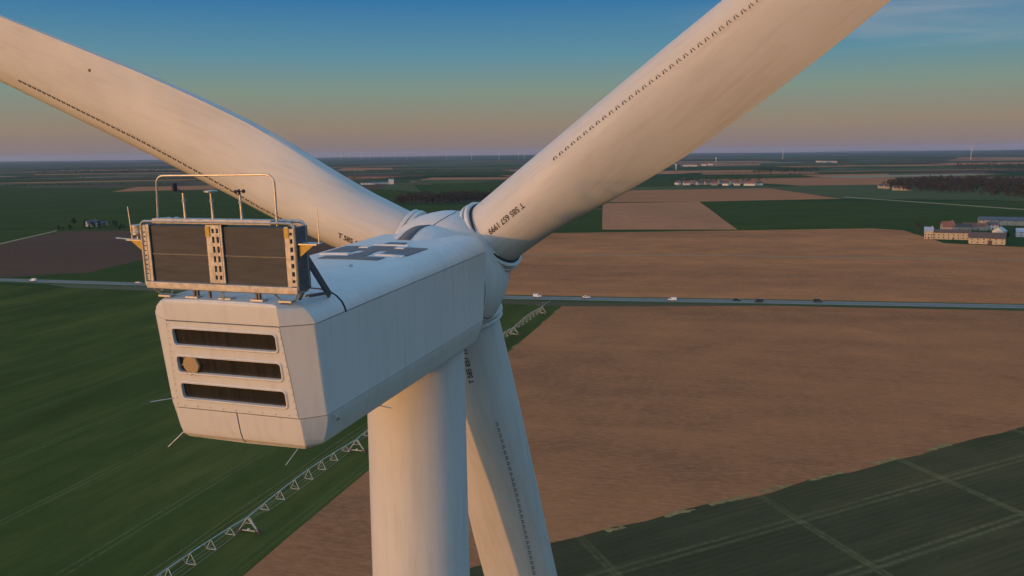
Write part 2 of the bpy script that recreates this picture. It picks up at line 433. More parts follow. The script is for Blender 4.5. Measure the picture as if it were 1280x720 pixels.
fld('soil_far', [(735,253),(875,252),(1052,248.5),(962,235.5),(840,235.5),(790,238)], 1.5, 5)
fld('crop_pale', [(962,235.5),(1052,248.5),(1500,252),(1500,235),(1130,230.5),(1000,232)], 2, 4)
fld('track', [(1052,246.5),(1160,254),(1280,262.5),(1400,270),(1400,268.8),(1280,261.4),(1160,253.2),(1056,246)])
fld('track', [(640,318.6),(900,320),(1280,325.6),(1400,328),(1400,327.2),(1280,324.8),(900,319.2),(640,318)])
fld('crop_pale', [(780,238),(962,235.5),(962,233),(840,233.5),(800,234)])
fld('crop_far', [(790,234),(845,233),(845,224),(800,224)])
fld('soil_far', [(850,223),(1000,232),(1130,230.5),(1110,217),(960,219)], 3, 3)
fld('crop_far', [(850,219),(960,219),(1110,217),(1240,214.5),(1240,212.5),(900,215)])
fld('stubble', [(1020,213),(1182,213),(1180,209.8),(1040,211)])
fld('soil_far', [(985,209.5),(1070,208.5),(1072,204.5),(1010,205.5)])
fld('crop_pale', [(1060,208.5),(1180,208.5),(1180,205.5),(1075,205.5)])
fld('soil_far', [(1185,201),(1420,200),(1420,194.5),(1200,196.5)])
fld('crop_far', [(840,217),(1010,216.5),(1010,210),(840,211)])
fld('soil_far', [(850,207.5),(950,207.5),(950,203.5),(850,203.5)])
# between the two upper blades
fld('crop_far', [(470,275),(660,272),(660,256),(470,257)])
fld('crop_far', [(530,241),(660,241),(660,226.5),(540,229)])
fld('soil_far', [(508,228.5),(600,227),(640,225.5),(640,221.5),(540,222)], 4, 3)
fld('soil_dark', [(400,238),(500,237),(520,232),(500,230),(400,231)])
fld('crop_pale', [(470,236),(526,240),(518,232),(490,230)])
fld('crop_far', [(400,258),(500,257),(500,238),(400,238.5)])
fld('soil_dark', [(420,222),(505,222),(500,218.5),(420,218.5)])
fld('soil_far', [(420,213.5),(492,213.5),(490,209.8),(430,210)])
fld('crop_far', [(500,220),(660,218),(660,213),(500,214)])
fld('crop_pale', [(500,209),(660,208),(660,203),(520,203.5)])
# left distance
fld('soil_dark', [(100,232),(230,230),(240,222),(104,226)], 3, 3)
fld('soil_far', [(140,240),(300,236),(300,231),(170,234)])
fld('crop_far', [(-200,229),(100,226),(240,220),(240,216),(-200,218)])
fld('track', [(-60,318.5),(0,304.5),(66,289.5),(70,288),(72,288.6),(66,290.7),(0,306),(-60,320)])

# long parcels of the far plain, laid out on the land itself
def parcels():
    rr = random.Random(21); mats = ['soil_far','crop_pale','crop_far','stubble','soil_block','crop_far','soil_dark','crop_pale']
    for k in range(90):
        d = 2700*math.exp(rr.uniform(0, 1.45)); a = R(rr.uniform(-36, 38)); az_ = R(90+rr.choice((-14,-9,4,10))+rr.uniform(-3,3))
        c = Vector((math.sin(a)*d, math.cos(a)*d)); e = Vector((math.sin(az_), math.cos(az_))); n = Vector((e.y, -e.x))
        l, w = rr.uniform(.04,.13)*d, rr.uniform(.018,.05)*d; sk = rr.uniform(-.4,.4)*w
        pts = [c-e*l-n*w+e*sk, c+e*l-n*w*rr.uniform(.7,1.1)+e*sk, c+e*l*rr.uniform(.85,1.1)+n*w, c-e*l+n*w*rr.uniform(.7,1.1)]
        Z[0] += .012; sheet('field', pts, Z[0], M[mats[k % len(mats)]])
parcels()

# ================================================================== woods, hedges, trees
def foliage(name, cols):
    N = NT(name); p = N.pos(); f = N.noise(p, .22, 4, .7)
    setc(N, N.ramp(f, [(.3, cols[0]), (.5, cols[1]), (.72, cols[2])]), .95, 0, 0); return N.m
M['bare'] = foliage('bare_twigs', [(.028,.026,.018),(.056,.046,.030),(.095,.074,.047)])
M['ever'] = foliage('dark_leaves', [(.014,.020,.009),(.030,.040,.016),(.055,.062,.026)])
M['bark'] = simple('bark', (.07,.055,.04), .95)
def crown_faces(m, c, rx, rz, n, s):
    for _ in range(n):
        while True:
            p = Vector((random.uniform(-1,1), random.uniform(-1,1), random.uniform(-1,1)))
            if .25 < p.length < 1: break
        q = Vector((c[0]+p.x*rx, c[1]+p.y*rx, c[2]+p.z*rz)); a = Vector((random.gauss(0,1), random.gauss(0,1), random.gauss(0,1))).normalized()
        b = a.orthogonal().normalized(); d = a.cross(b); k = s*random.uniform(.6,1.5)
        m.add([q+b*k, q-b*k*.5+d*k*.8, q-b*k*.5-d*k*.8], [(0,1,2)])
def wood(label, pix, n, h, mat, faces=26, cat='wood'):
    poly = [ground(*p) for p in pix]; xs = [p.x for p in poly]; ys = [p.y for p in poly]
    def inside(x, y):
        r = False
        for i in range(len(poly)):
            a, b = poly[i], poly[i-1]
            if (a.y > y) != (b.y > y) and x < (b.x-a.x)*(y-a.y)/(b.y-a.y)+a.x: r = not r
        return r
    m = MB(); k = 0; tries = 0
    while k < n and tries < n*60:
        tries += 1; x, y = random.uniform(min(xs), max(xs)), random.uniform(min(ys), max(ys))
        if not inside(x, y): continue
        k += 1; hh = h*random.uniform(.65, 1.25); rx = hh*random.uniform(.26,.42)
        m.tube([(x,y,-.2),(x+random.uniform(-.4,.4),y,hh*.6)], [hh*.022, hh*.010], 4, False)
        crown_faces(m, (x,y,hh*.60), rx, hh*.42, faces, hh*.10)
    o = m.build('wood', mat); return tag(o, label, cat, kind='stuff')
wood('leafless brown wood filling the slope behind the farmstead', [(1098,233.5),(1130,239.5),(1190,243),(1280,249),(1450,262),(1450,232),(1280,227.5),(1160,227)], 1500, 15, M['bare'], 24)
wood('far dark wood above the larger leafless wood', [(1190,213),(1290,216),(1450,218),(1450,207),(1195,207)], 600, 15, M['bare'], 12)
wood('leafless copse along the green field behind the rotor hub', [(493,255.5),(560,255),(612,252.5),(640,252),(640,246.5),(560,247.5),(500,250)], 260, 13, M['bare'], 34)
wood('dark belt of trees beyond the far ploughed strips', [(940,216.5),(1025,215.5),(1020,212.5),(945,213)], 260, 13, M['ever'], 10)
wood('long dark hedge line on the horizon side of the green plain', [(46,217.5),(120,217.5),(215,216),(215,212.8),(46,214)], 420, 14, M['ever'], 10)
wood('thin dark belt of trees near the skyline', [(-60,209.5),(46,209),(40,207),(-60,207.3)], 160, 14, M['ever'], 8)
wood('straight hedgerow crossing the far fields', [(425,217.6),(560,216),(660,213.2),(660,212.4),(560,215),(425,216.6)], 260, 11, M['ever'], 8)
wood('garden trees around the distant hamlet', [(838,229),(960,229),(960,224.5),(838,225)], 70, 9, M['ever'], 22)
wood('scrub beside the lone farmhouse at the ploughed field', [(70,291),(150,287.5),(250,283),(250,277),(130,281.5),(72,286)], 40, 6, M['ever'], 60)
def hedge(label, px0, py0, px1, py1, n, h): return wood(label, [(px0,py0+.5),(px1,py1+.5),(px1,py1-.5),(px0,py0-.5)], n, h, M['ever'], 9)
hedge('low hedge running along the pale strips beyond the hamlet', 860, 219.5, 1080, 217.8, 150, 8)
hedge('broken hedge on the far plain below the skyline turbine', 900, 206.2, 1180, 203.6, 200, 12)
hedge('dark hedge behind the brown strips beyond the pale sheds', 405, 223.6, 520, 223.0, 110, 9)
hedge('far hedge under the row of skyline turbines', 410, 205.2, 660, 202.6, 200, 13)
hedge('hedge crossing the green plain behind the cooler', -20, 233.8, 240, 229.6, 170, 7)
hedge('thin line of trees on the open plain beyond the lone farmhouse', -20, 224.0, 120, 222.8, 110, 10)
wood('thicket around the small far village', [(1030,203.8),(1062,203.5),(1062,201.5),(1030,202)], 60, 11, M['ever'], 10)
def tree(loc, h, label, mat, group=None, n=900):
    t = thing('tree', label, 'tree', loc, random.uniform(0,6), group)
    m = MB(); top = Vector((random.uniform(-.3,.3), random.uniform(-.3,.3), h*.75))
    m.tube([(0,0,-.3),(0,0,h*.2),tuple(top*.6),tuple(top)], [h*.028,h*.024,h*.014,h*.004], 7)
    for k in range(9):
        a = k*2.4; z = h*random.uniform(.28,.6); L = h*random.uniform(.2,.34)
        m.tube([(0,0,z),(math.cos(a)*L*.5,math.sin(a)*L*.5,z+L*.35),(math.cos(a)*L,math.sin(a)*L,z+L*.8)], [h*.011,h*.007,h*.002], 5, False)
    m.build('trunk', M['bark'], t)
    c = MB()
    for k in range(14):
        a = random.uniform(0,6.28); rr = h*.24*math.sqrt(random.random())
        crown_faces(c, (math.cos(a)*rr, math.sin(a)*rr, h*random.uniform(.42,.86)), h*.13, h*.11, n//14, h*.022)
    c.build('crown', mat, t); return t
p = g(93,284.5); tree(p, 13, 'tall dark tree beside the lone farmhouse', M['ever'])
p = g(108,282.5); tree(p, 10, 'smaller round tree right behind the lone farmhouse', M['ever'])
p = g(1148,291); tree(p, 13, 'pale bare tree at the gable end of the stone farmstead', M['bare'], n=500)
p = g(1259,302); tree(p, 9, 'dark evergreen beside the stone barn with the brown roof', M['ever'])
p = g(1270,295); tree(p, 8, 'low dark tree in the farmstead garden behind the evergreen', M['ever'])

# ================================================================== buildings
M['stone'] = simple('cream_limestone', (.46,.38,.25), .9, 0, .25, .8)
M['stone2'] = simple('grey_limestone', (.36,.32,.25), .9, 0, .25, .8)
M['render'] = simple('white_render', (.62,.58,.52), .85, 0, .1, .6)
M['tile'] = simple('red_clay_tile', (.24,.10,.065), .85, 0, .25, 1.5)
M['tile2'] = simple('brown_clay_tile', (.11,.075,.06), .85, 0, .25, 1.5)
M['slate'] = simple('grey_slate', (.085,.09,.105), .7, 0, .2, 1.5)
M['metal_roof'] = simple('pale_sheet_roof', (.42,.44,.46), .5, .2, .12, .6)
M['darkdoor'] = simple('dark_opening', (.03,.028,.026), .7)
M['winglass'] = simple('window_glass', (.03,.035,.04), .15)
M['woodpaint'] = simple('brown_timber', (.10,.06,.035), .8)
def house(label, loc, w, d, h, rh, rz, wall, roof, wins=4, door=True, chim=True, group=None, name='house', barn=False, cat=None):
    t = thing(name, label, cat or name.split('_')[-1], loc, rz, group)
    m = MB(); x, y = w/2, d/2
    m.add([(-x,-y,-.3),(x,-y,-.3),(x,y,-.3),(-x,y,-.3),(-x,-y,h),(x,-y,h),(x,y,h),(-x,y,h),(-x,0,h+rh),(x,0,h+rh)],
          [(0,1,5,4),(2,3,7,6),(1,2,6,9,5),(3,0,4,8,7),(0,3,2,1),(4,5,9,8),(6,7,8,9)])
    m.build('wall', M[wall], t)
    r = MB(); o = .35; k = rh/y
    for s in (-1, 1):
        a = [(-x-o, s*(y+o), h-k*o+.06), (x+o, s*(y+o), h-k*o+.06), (x+o, 0, h+rh+.06), (-x-o, 0, h+rh+.06)]
        b = [(p[0], p[1], p[2]+.22) for p in a]
        r.add(a+b, [(0,1,2,3),(4,7,6,5),(0,4,5,1),(1,5,6,2),(2,6,7,3),(3,7,4,0)])
    ro = r.build('roof', M[roof], t)
    if chim:
        c = MB(); cx = x*.7; c.box((cx, .3, h+rh+.5), (.9,.6,1.6)); c.build('chimney', M['stone2'], ro)
    wm = MB(); wm.box((0,0,0), (1.0,.10,1.3)); wme = None
    fm = None
    for st in range(2 if h > 4.5 else 1):
        for i in range(wins):
            wx = -x + w*(i+.5)/wins
            if door and st == 0 and i == wins//2: continue
            if wme is None:
                q = wm.build('window', M['winglass'], t); wme = q.data
                f = MB()
                for (cx, cz, sx, sz) in ((0,.72,1.3,.14),(0,-.72,1.3,.14),(-.58,0,.14,1.5),(.58,0,.14,1.5)): f.box((cx,-.03,cz),(sx,.14,sz))
                q2 = f.build('frame', M['render'], q); fm = q2.data
            else:
                q = link('window', wme, None, t); q2 = link('frame', fm, None, q)
            q.location = (wx, -y-.02, (1.5 if st == 0 else 4.2))
    if door:
        dm = MB(); dw, dh = (3.6,3.6) if barn else (1.2,2.2)
        dm.box((-x + w*(wins//2+.5)/max(1,wins), -y-.03, dh/2), (dw,.12,dh)); dm.build('door', M['woodpaint'], t)
    return t
def at(px, py, off=0):
    p = ground(px, py); d = Vector((p.x, p.y, 0)).normalized(); return p + d*off
def face(p): return -math.atan2(p.x, p.y)
def H_(label, px, py, w, d, h, rh, wall, roof, turn=0, **kw):
    p = at(px, py, d/2); return house(label, p, w, d, h, rh, face(p)+R(turn), wall, roof, **kw)
# stone farmstead on the right
H_('long cream stone farm range with pale roof at the brown field', 1188, 299.5, 32, 8, 6.2, 2.6, 'stone', 'tile2', 4, wins=8, name='farmhouse', cat='house')
H_('tall cream gable house at the end of the stone range', 1160.5, 299.0, 7.5, 11, 7.4, 3.4, 'stone', 'metal_roof', 0, wins=3, name='farmhouse', cat='house')
H_('cream stone barn with broad brown roof nearest the field track', 1234, 305.5, 28, 15, 5.2, 4.4, 'stone', 'tile2', -3, wins=6, barn=True, name='barn', chim=False)
H_('small cream lean-to house between range and barn', 1215, 303.5, 6, 8, 5.6, 2.6, 'stone', 'tile2', 0, wins=2, chim=False)
H_('red tiled farmhouse rising behind the stone range', 1184, 292.0, 11, 12, 6.5, 5.0, 'stone2', 'tile', 12, wins=3)
H_('low brown roofed shed behind the red tiled farmhouse', 1201, 288.5, 18, 9, 4.0, 2.6, 'stone2', 'tile2', 8, wins=4, name='shed', chim=False)
H_('low red roofed cow shed in the middle of the farmyard', 1218, 288.0, 22, 10, 4.2, 3.0, 'stone2', 'tile', 6, wins=4, name='shed', chim=False)
H_('pale gabled house behind the big brown roofed barn', 1249, 296.5, 9, 10, 5.5, 3.4, 'render', 'metal_roof', 70, wins=3)
H_('white farm office in the middle of the yard', 1240, 287.5, 10, 8, 5.0, 3.0, 'render', 'slate', 10, wins=3)
H_('long slate blue cattle shed at the back of the farm', 1263, 282.0, 62, 22, 5.0, 3.4, 'stone2', 'slate', 6, wins=8, name='shed', chim=False, door=False)
H_('pale sheet roofed machine shed beside the slate blue cattle shed', 1300, 297.0, 40, 14, 4.6, 3.0, 'metal_roof', 'metal_roof', 4, wins=5, name='shed', chim=False, barn=True)
# hamlet far off
vil = [(847,231,12,'render','tile2'),(858,231.5,16,'render','tile'),(866,230,14,'stone2','tile'),(874,231.2,16,'stone2','slate'),(884,231,16,'stone2','tile2'),
       (893,231.8,14,'stone2','tile'),(901,230,15,'stone2','slate'),(908,232,17,'render','tile2'),(916,230.4,15,'stone2','tile'),(921,232,14,'render','tile'),
       (929,229.8,18,'stone2','tile'),(937,232.2,26,'render','tile'),(943,229.6,18,'stone2','tile'),(949,231.8,15,'render','tile2')]
for k, (px, py, w, wl, rf) in enumerate(vil):
    wn = {'render':'white rendered','stone2':'grey stone'}[wl]; rn = {'tile':'red tiled','tile2':'brown tiled','slate':'grey slate'}[rf]
    lab = 'long white rendered hall with red tiled roof in the far hamlet' if w > 25 else '%s house with %s roof in the far hamlet' % (wn, rn)
    H_(lab, px, py, w, 10, 5.2, 4.2, wl, rf, random.choice((-35,-10,12,40)), wins=3, door=False, group='houses of the far hamlet')
for k, (px, py, w) in enumerate(((459,231,34),(466,230.6,22),(480,230.2,36))):
    H_('low pale farm shed on the plain beyond the copse', px, py, w, 14, 5, 3, 'render', 'slate', 8, wins=3, door=False, chim=False, group='pale sheds beyond the copse', name='shed')
H_('bright white silo house at the end of the pale sheds', 489, 230.4, 14, 14, 11, 4, 'render', 'metal_roof', 0, wins=2, door=False, chim=False)
for px, py, w in ((1102,235.5,14),(1108,236,10),(1121,238,16),(1132,238.4,18)):
    H_('cream cottage tucked against the edge of the leafless wood', px, py, w, 10, 5, 4, 'stone', 'tile2', 15, wins=3, door=False, group='cottages at the wood edge')
for px, py in ((1023,202.8),(1030,203.2),(1036,203),(1043,203.4)):
    H_('tiny pale house in the distant village below the ridge', px, py, 30, 20, 8, 7, 'render', 'tile2', 10, wins=2, door=False, chim=False, group='houses of the distant village')
for px, py in ((857,208.4),(862,208),(868,208.3),(880,207.2),(888,206.6)):
    H_('small pale house strung along the far brown ridge', px, py, 26, 16, 8, 6, 'render', 'tile', 10, wins=2, door=False, chim=False, group='houses on the far ridge')
H_('white rendered lone farmhouse behind the dark ploughed field', 115.5, 283.2, 13, 9, 4.2, 3.4, 'render', 'slate', 12, wins=4)
H_('low grey outbuilding beside the lone farmhouse', 126, 282.6, 15, 8, 3.2, 2.4, 'stone2', 'slate', 8, wins=3, name='shed', chim=False)
# twin arched sheds behind the cooler
def hangar(px, py, label):
    p = at(px, py, 9); t = thing('arched_shed', label, 'shed', p, face(p))
    for s in (-1, 1):
        m = MB(); n = 12; r = 4.6; vs = []
        for y in (-8, 8):
            for k in range(n+1): a = math.pi*k/n; vs.append((s*4.9+r*math.cos(a), y, r*math.sin(a)*1.05))
        fs = [(k, k+1, n+2+k, n+1+k) for k in range(n)]+[tuple(range(n+1, 2*n+2))]
        m.add(vs, fs); o = m.build('vault', M['metal_roof'], t, 40)
        q = MB(); q.box((s*4.9,-7.6,1.5),(5.0,.3,3.4)); q.build('doorway', M['darkdoor'], t)
        f = MB(); ring = [(s*4.9+r*math.cos(math.pi*k/n), -8.05, r*math.sin(math.pi*k/n)*1.05) for k in range(n+1)]
        f.tube(ring, .25, 5); f.build('arch_rim', M['render'], t)
    return t
hangar(216, 276.5, 'pale twin arched shed standing behind the rooftop cooler')
# water tower and white silo
def water_tower(px, py, h, label):
    p = at(px, py); t = thing('water_tower', label, 'tower', p)
    m = MB(); m.lathe([(-.5,2.2),(h*.62,1.8)], 14); m.build('stem', M['render'], t, 40)
    m = MB(); m.lathe([(h*.60,1.8),(h*.74,4.6),(h*.95,4.8),(h,3.2)], 18); m.build('tank', M['render'], t, 40)
water_tower(845, 212.3, 26, 'white water tower beyond the hamlet under the blade edge')
water_tower(895, 203.0, 36, 'slim pale water tower beside the houses on the far ridge')

# ================================================================== vehicles on the road
M['car_white'] = simple('white_car_paint', (.72,.72,.70), .3, 0, .03)
M['car_dark'] = simple('dark_car_paint', (.03,.032,.04), .3, 0, .05)
M['car_grey'] = simple('silver_car_paint', (.38,.39,.40), .3, .3, .05)
M['headlamp'] = simple('headlamp_lens', (.7,.7,.65), .2)
M['taillamp'] = simple('tail_lamp_red', (.35,.02,.02), .3)
def vehicle(label, x, lane, mat, kind='car', flip=False, group=None):
    for a, b in zip(RDP, RDP[1:]):
        if a[0] <= x <= b[0]: break
    k = (x-a[0])/(b[0]-a[0]); t = Vector((b[0]-a[0], b[1]-a[1])).normalized()
    y = a[1]+(b[1]-a[1])*k; n = Vector((-t.y, t.x)); ang = math.atan2(t.y, t.x)+(math.pi if flip else 0)
    o = thing(kind, label, kind, (x+n.x*lane, y+n.y*lane, .14), ang, group)
    if kind == 'car': L, wd, prof, gl = 4.4, 1.8, [(-2.2,.35),(-2.2,.95),(-1.9,1.0),(-1.35,1.45),(.15,1.47),(.95,.98),(2.05,.80),(2.2,.6),(2.2,.35)], [(-1.62,1.03),(-1.25,1.38),(.10,1.40),(.80,1.02)]
    elif kind == 'van': L, wd, prof, gl = 4.7, 1.9, [(-2.35,.4),(-2.35,1.85),(-2.2,1.95),(.7,1.95),(1.5,1.2),(2.25,1.0),(2.35,.8),(2.35,.4)], [(.4,1.2),(.4,1.75),(.7,1.75),(1.25,1.2)]
    else: L, wd, prof, gl = 9.0, 2.5, [(-4.5,.7),(-4.5,3.4),(2.0,3.4),(2.0,.9),(2.3,.9),(2.3,2.8),(3.9,2.8),(4.4,1.8),(4.5,.6)], [(3.0,1.8),(3.0,2.6),(3.85,2.6),(4.2,1.8)]
    m = MB(); N_ = len(prof); w = wd/2
    m.add([(p[0], s*w, p[1]) for s in (-1,1) for p in prof], [tuple(range(N_)), tuple(range(2*N_-1, N_-1, -1))]+[(i, N_+i, N_+(i+1)%N_, (i+1)%N_) for i in range(N_)])
    m.build('body', mat, o, bevel=.06)
    q = MB(); K = len(gl)
    for s in (-1,1): q.add([(p[0], s*(w+.01), p[1]) for p in gl]+[(p[0], s*(w-.05), p[1]) for p in gl], [tuple(range(K)), tuple(range(2*K-1,K-1,-1))]+[(i,K+i,K+(i+1)%K,(i+1)%K) for i in range(K)])
    q.build('side_window', M['winglass'], o)
    ws = MB(); i0 = {'car':4,'van':3}.get(kind, 6); a_, b_ = Vector((prof[i0][0],0,prof[i0][1])), Vector((prof[i0+1][0],0,prof[i0+1][1]))
    dd = (b_-a_).normalized(); ws.box((a_+b_)/2+Vector((dd.z*-1,0,dd.x))*-.0+Vector((-dd.z,0,dd.x))*.012, ((b_-a_).length*.8, wd*.86, .03), dd, Vector((0,1,0)), Vector((-dd.z,0,dd.x))); ws.build('windscreen', M['winglass'], o)
    wm = MB(); wm.lathe([(-.11,.30),(-.11,.33),(.11,.33),(.11,.30)], 14, A=Vector((0,1,0)), X=Vector((1,0,0))); me = None
    for fx in (-L*.31, L*.31):
        for s in (-1,1):
            c = (fx, s*(w-.08), .33)
            if me is None: wo = wm.build('wheel', M['rubber'], o, 40); me = wo.data
            else: wo = link('wheel', me, None, o)
            wo.location = c
    for s in (-1,1):
        h = MB(); h.box((L/2-.02, s*(w-.3), .72), (.10,.35,.16)); h.build('headlight', M['headlamp'], o)
        h = MB(); h.box((-L/2+.0, s*(w-.2), .85), (.08,.22,.22)); h.build('tail_light', M['taillamp'], o)
    return o
def gx(px, py): return ground(px, py).x
vehicle('white van just ahead of a white car on the road', gx(670.5,369.5), 1.9, M['car_white'], 'van')
vehicle('white car following a white van along the road', gx(731,370.5), 1.9, M['car_white'], 'car')
vehicle('white van alone on the straight above the bare field', gx(839,374.5), -1.9, M['car_white'], 'van', True)
vehicle('black car ahead of a dark van on the road', gx(920,376.2), 1.9, M['car_dark'], 'car')
vehicle('dark van close behind a black car on the road', gx(948,377.4), -1.9, M['car_dark'], 'van', True)
vehicle('dark van driving alone past the bare field', gx(1024,379.2), 1.9, M['car_dark'], 'van')
vehicle('pale van on the road below the dark ploughed field', gx(46,350.8), -1.9, M['car_white'], 'van', True)
vehicle('silver car on the road just short of the cooler', gx(171,355.2), 1.9, M['car_grey'], 'car')

# ================================================================== irrigation machine
M['zinc'] = simple('weathered_zinc', (.52,.50,.44), .6, .1, .2, 2)
def irrigator():
    az0 = R(15.45); d = Vector((math.sin(az0), math.cos(az0), 0)); n = Vector((d.y, -d.x, 0)); up = Vector((0,0,1))
    o0 = Vector((-59.2, 189.9, .02)); t = thing('irrigation_machine', 'galvanised centre pivot irrigation machine standing across the green field', 'irrigation machine', o0)
    L = 56.1; zt = 3.9
    for k in range(-2, 6):
        c = d*(k*L); m = MB()
        for s in (-1, 1):
            for e in (-.35, .35): m.bar(c+n*s*2.3+up*.75+d*e*.3, c+d*e+up*zt, .13)
            m.bar(c+n*s*2.3+up*.75, c-n*0+up*zt, .10)
        m.bar(c-n*2.5+up*.70, c+n*2.5+up*.70, .18)
        m.bar(c-n*1.1+up*2.4, c+n*1.1+up*2.4, .09)
        tw = m.build('drive_tower', M['zinc'], t)
        for s in (-1, 1):
            w = MB(); w.lathe([(-.16,.45),(-.16,.68),(.16,.68),(.16,.45)], 16, o=c+n*s*2.3+up*.66, A=d, X=n); w.build('wheel', M['rubber'], tw, 40)
        g_ = MB(); g_.box(c+up*.95, (.5,.4,.4), n, d, up); g_.build('gearbox', M['zinc'], tw)
    for k in range(-2, 5):
        a = d*(k*L); m = MB(); N_ = 8
        def P(t_): return a+d*(L*t_)+up*(zt+1.1*math.sin(math.pi*t_))
        m.tube([P(i/16) for i in range(17)], .105, 6)
        sp_ = m.build('span_pipe', M['zinc'], t)
        tr = MB(); prev = {}
        for i in range(1, N_):
            ti = i/N_; p = P(ti); dr = 2.5*math.sin(math.pi*ti)**.5
            for s in (-1, 1):
                f = p+n*s*1.15-up*dr
                tr.bar(p, f, .10); tr.bar(P(ti-.045), f, .07)
                tr.bar(prev.get(s, P(0)), f, .035); prev[s] = f
            tr.bar(p-n*1.15-up*dr, p+n*1.15-up*dr, .10)
        for s in (-1, 1): tr.bar(prev[s], P(1), .035)
        tr.build('truss', M['zinc'], sp_)
    e = d*(5*L); m = MB()
    m.tube([e+up*zt, e+d*9+up*(zt+.6), e+d*19+up*(zt+.2)], [.10,.08,.06], 6); m.bar(e+up*(zt+2.4), e+d*12+up*(zt+.5), .05); m.bar(e+up*zt, e+up*(zt+2.4), .10)
    m.bar(e+up*(zt+.3)-n*5+d*7, e+up*zt, .06); m.build('end_boom', M['zinc'], t)
irrigator()
# wheel ruts left by the machine
RUT = simple('rut_soil', (.20,.155,.06), .95, 0, .3, .4, 0)
for off in (-6.2, -7.6, -9.4, -3.6):
    q = [Vector((-59.2,189.9))+RN*(off+.25*math.sin(t*.13+off))+RD*t for t in range(-120, 250, 6)]
    a = [(p.x-.16*RN.x, p.y-.16*RN.y, .045) for p in q]; b = [(p.x+.16*RN.x, p.y+.16*RN.y, .045) for p in q]; k = len(q)
    m = MB(); m.v = a+b; m.f = [(i, k+i, k+i+1, i+1) for i in range(k-1)]; tag(m.build('wheel_rut', RUT), kind='structure')

# ================================================================== far wind turbines
def small_turbine():
    t = thing('distant_turbine', '', 'wind turbine')
    m = MB(); m.lathe([(-1,2.1),(85,1.3)], 10); m.build('tower', M['tower'], t, 40)
    m = MB(); m.box((0,1.5,86.5),(3.4,9,3.4)); m.build('nacelle', M['paint'], t, bevel=.4)
    m = MB(); m.lathe([(-1.2,1.6),(0,1.7),(1.2,1.2),(2,.1)], 10, o=Vector((0,-4,86.5)), A=Vector((0,-1,0)), X=Vector((1,0,0))); m.build('hub', M['paint'], t, 40)
    b = MB(); n = 8
    for z, c, th in ((1,1.0,1.0),(8,1.7,.5),(25,1.1,.3),(45,.3,.1)):
        for k in range(n): a = 2*math.pi*k/n; b.v.append((c*math.cos(a)+(c*.3), th*math.sin(a), z))
    b.f = [(j*n+i, j*n+(i+1)%n, (j+1)*n+(i+1)%n, (j+1)*n+i) for j in range(3) for i in range(n)]
    bo = b.build('blade', M['blade'], t, 50)
    obs = [bo]+[link('blade', bo.data, None, t) for _ in range(2)]
    for k, o in enumerate(obs): o.location = (0,-4.6,86.5); o.rotation_euler = (0, k*2*math.pi/3, 0)
    return t
proto = small_turbine(); first = True
ft = [(401,13500),(416,14500),(430,14000),(441,15500),(455,14200),(466,13600),(482,13200),(497,13800),(512,12800),(533,14600),(561,12400),(592,11600),(626,11600),(650,13000),(657,11900)]
for k, (px, dist) in enumerate(ft+[(977,8700),(1210,7000)]):
    a = math.atan((px-640)/F*1.0); t = proto if first else copy_tree(proto); first = False
    x, y = math.sin(a)*dist, math.cos(a)*dist
    gz = 0.0
    t.location = (x, y, 0 if dist < 9000 else 4.0); t.rotation_euler = (0,0,random.uniform(-.5,.5))
    ph = random.uniform(0, 2.1)
    for i, ch in enumerate(c for c in t.children if c.name.startswith('blade')): ch.rotation_euler = (0, ph+i*2*math.pi/3, 0)
    if px < 700: tag(t, 'tiny white wind turbine in the long row on the skyline', 'wind turbine', 'wind turbines in the skyline row')
    elif px < 1100: tag(t, 'small white wind turbine standing alone on the far plain', 'wind turbine')
    else: tag(t, 'white wind turbine above the far woods at a red ploughed strip', 'wind turbine')

# ================================================================== the big turbine
YAW, TILT = 0.3406, 0.045
OX, OY, OZ = -5.0495, 15.1908, -2.2065          # nacelle origin as seen from the drone
UT = 7.551                                       # tower axis along the nacelle
ct, st = math.cos(TILT), math.sin(TILT)
FUT = UT*ct + 2.9*st
base = Vector((OX + FUT*math.sin(YAW), OY + FUT*math.cos(YAW), 0))
TB = thing('wind_turbine', 'huge white wind turbine with boxy nacelle, rooftop cooler and three blades', 'wind turbine', base, -YAW)
def L(u, v, w):
    """nacelle coordinates: u forward from the rear wall, v right, w up -> turbine local"""
    return Vector((v, u*ct - w*st - FUT, u*st + w*ct + H + OZ))
eU, eV, eW = Vector((0, ct, st)), Vector((1,0,0)), Vector((0,-st,ct))
ztop = L(UT, 0, -2.88).z
# ---- tower
m = MB(); prof = [(-.3,2.05),(0,2.05),(20,1.93),(40,1.72),(60,1.47),(ztop-8,1.285),(ztop-7.99,1.285),(ztop-.25,1.25),(ztop+.3,1.25)]
m.lathe(prof, 72); tower = m.build('tower', M['tower'], TB, 30)
m = MB()
for z, r in ((20,1.935),(40,1.725),(60,1.475),(ztop-8,1.29)): m.lathe([(z-.03,r),(z-.03,r+.012),(z+.03,r+.012),(z+.03,r)], 72, cap=False)
m.build('flange_joint', M['tower'], tower, 30)
m = MB(); m.lathe([(ztop-.06,1.262),(ztop-.06,1.275),(ztop+.15,1.275)], 64, cap=False); m.build('yaw_collar', M['tower'], TB, 30)
m = MB(); m.lathe([(-.3,3.4),(.25,3.4),(.30,3.3)], 32); m.build('foundation', M['stone2'], TB, 30)
m = MB(); m.box((0,-2.06,2.0),(.95,.12,2.1)); m.build('door', M['galv'], TB)

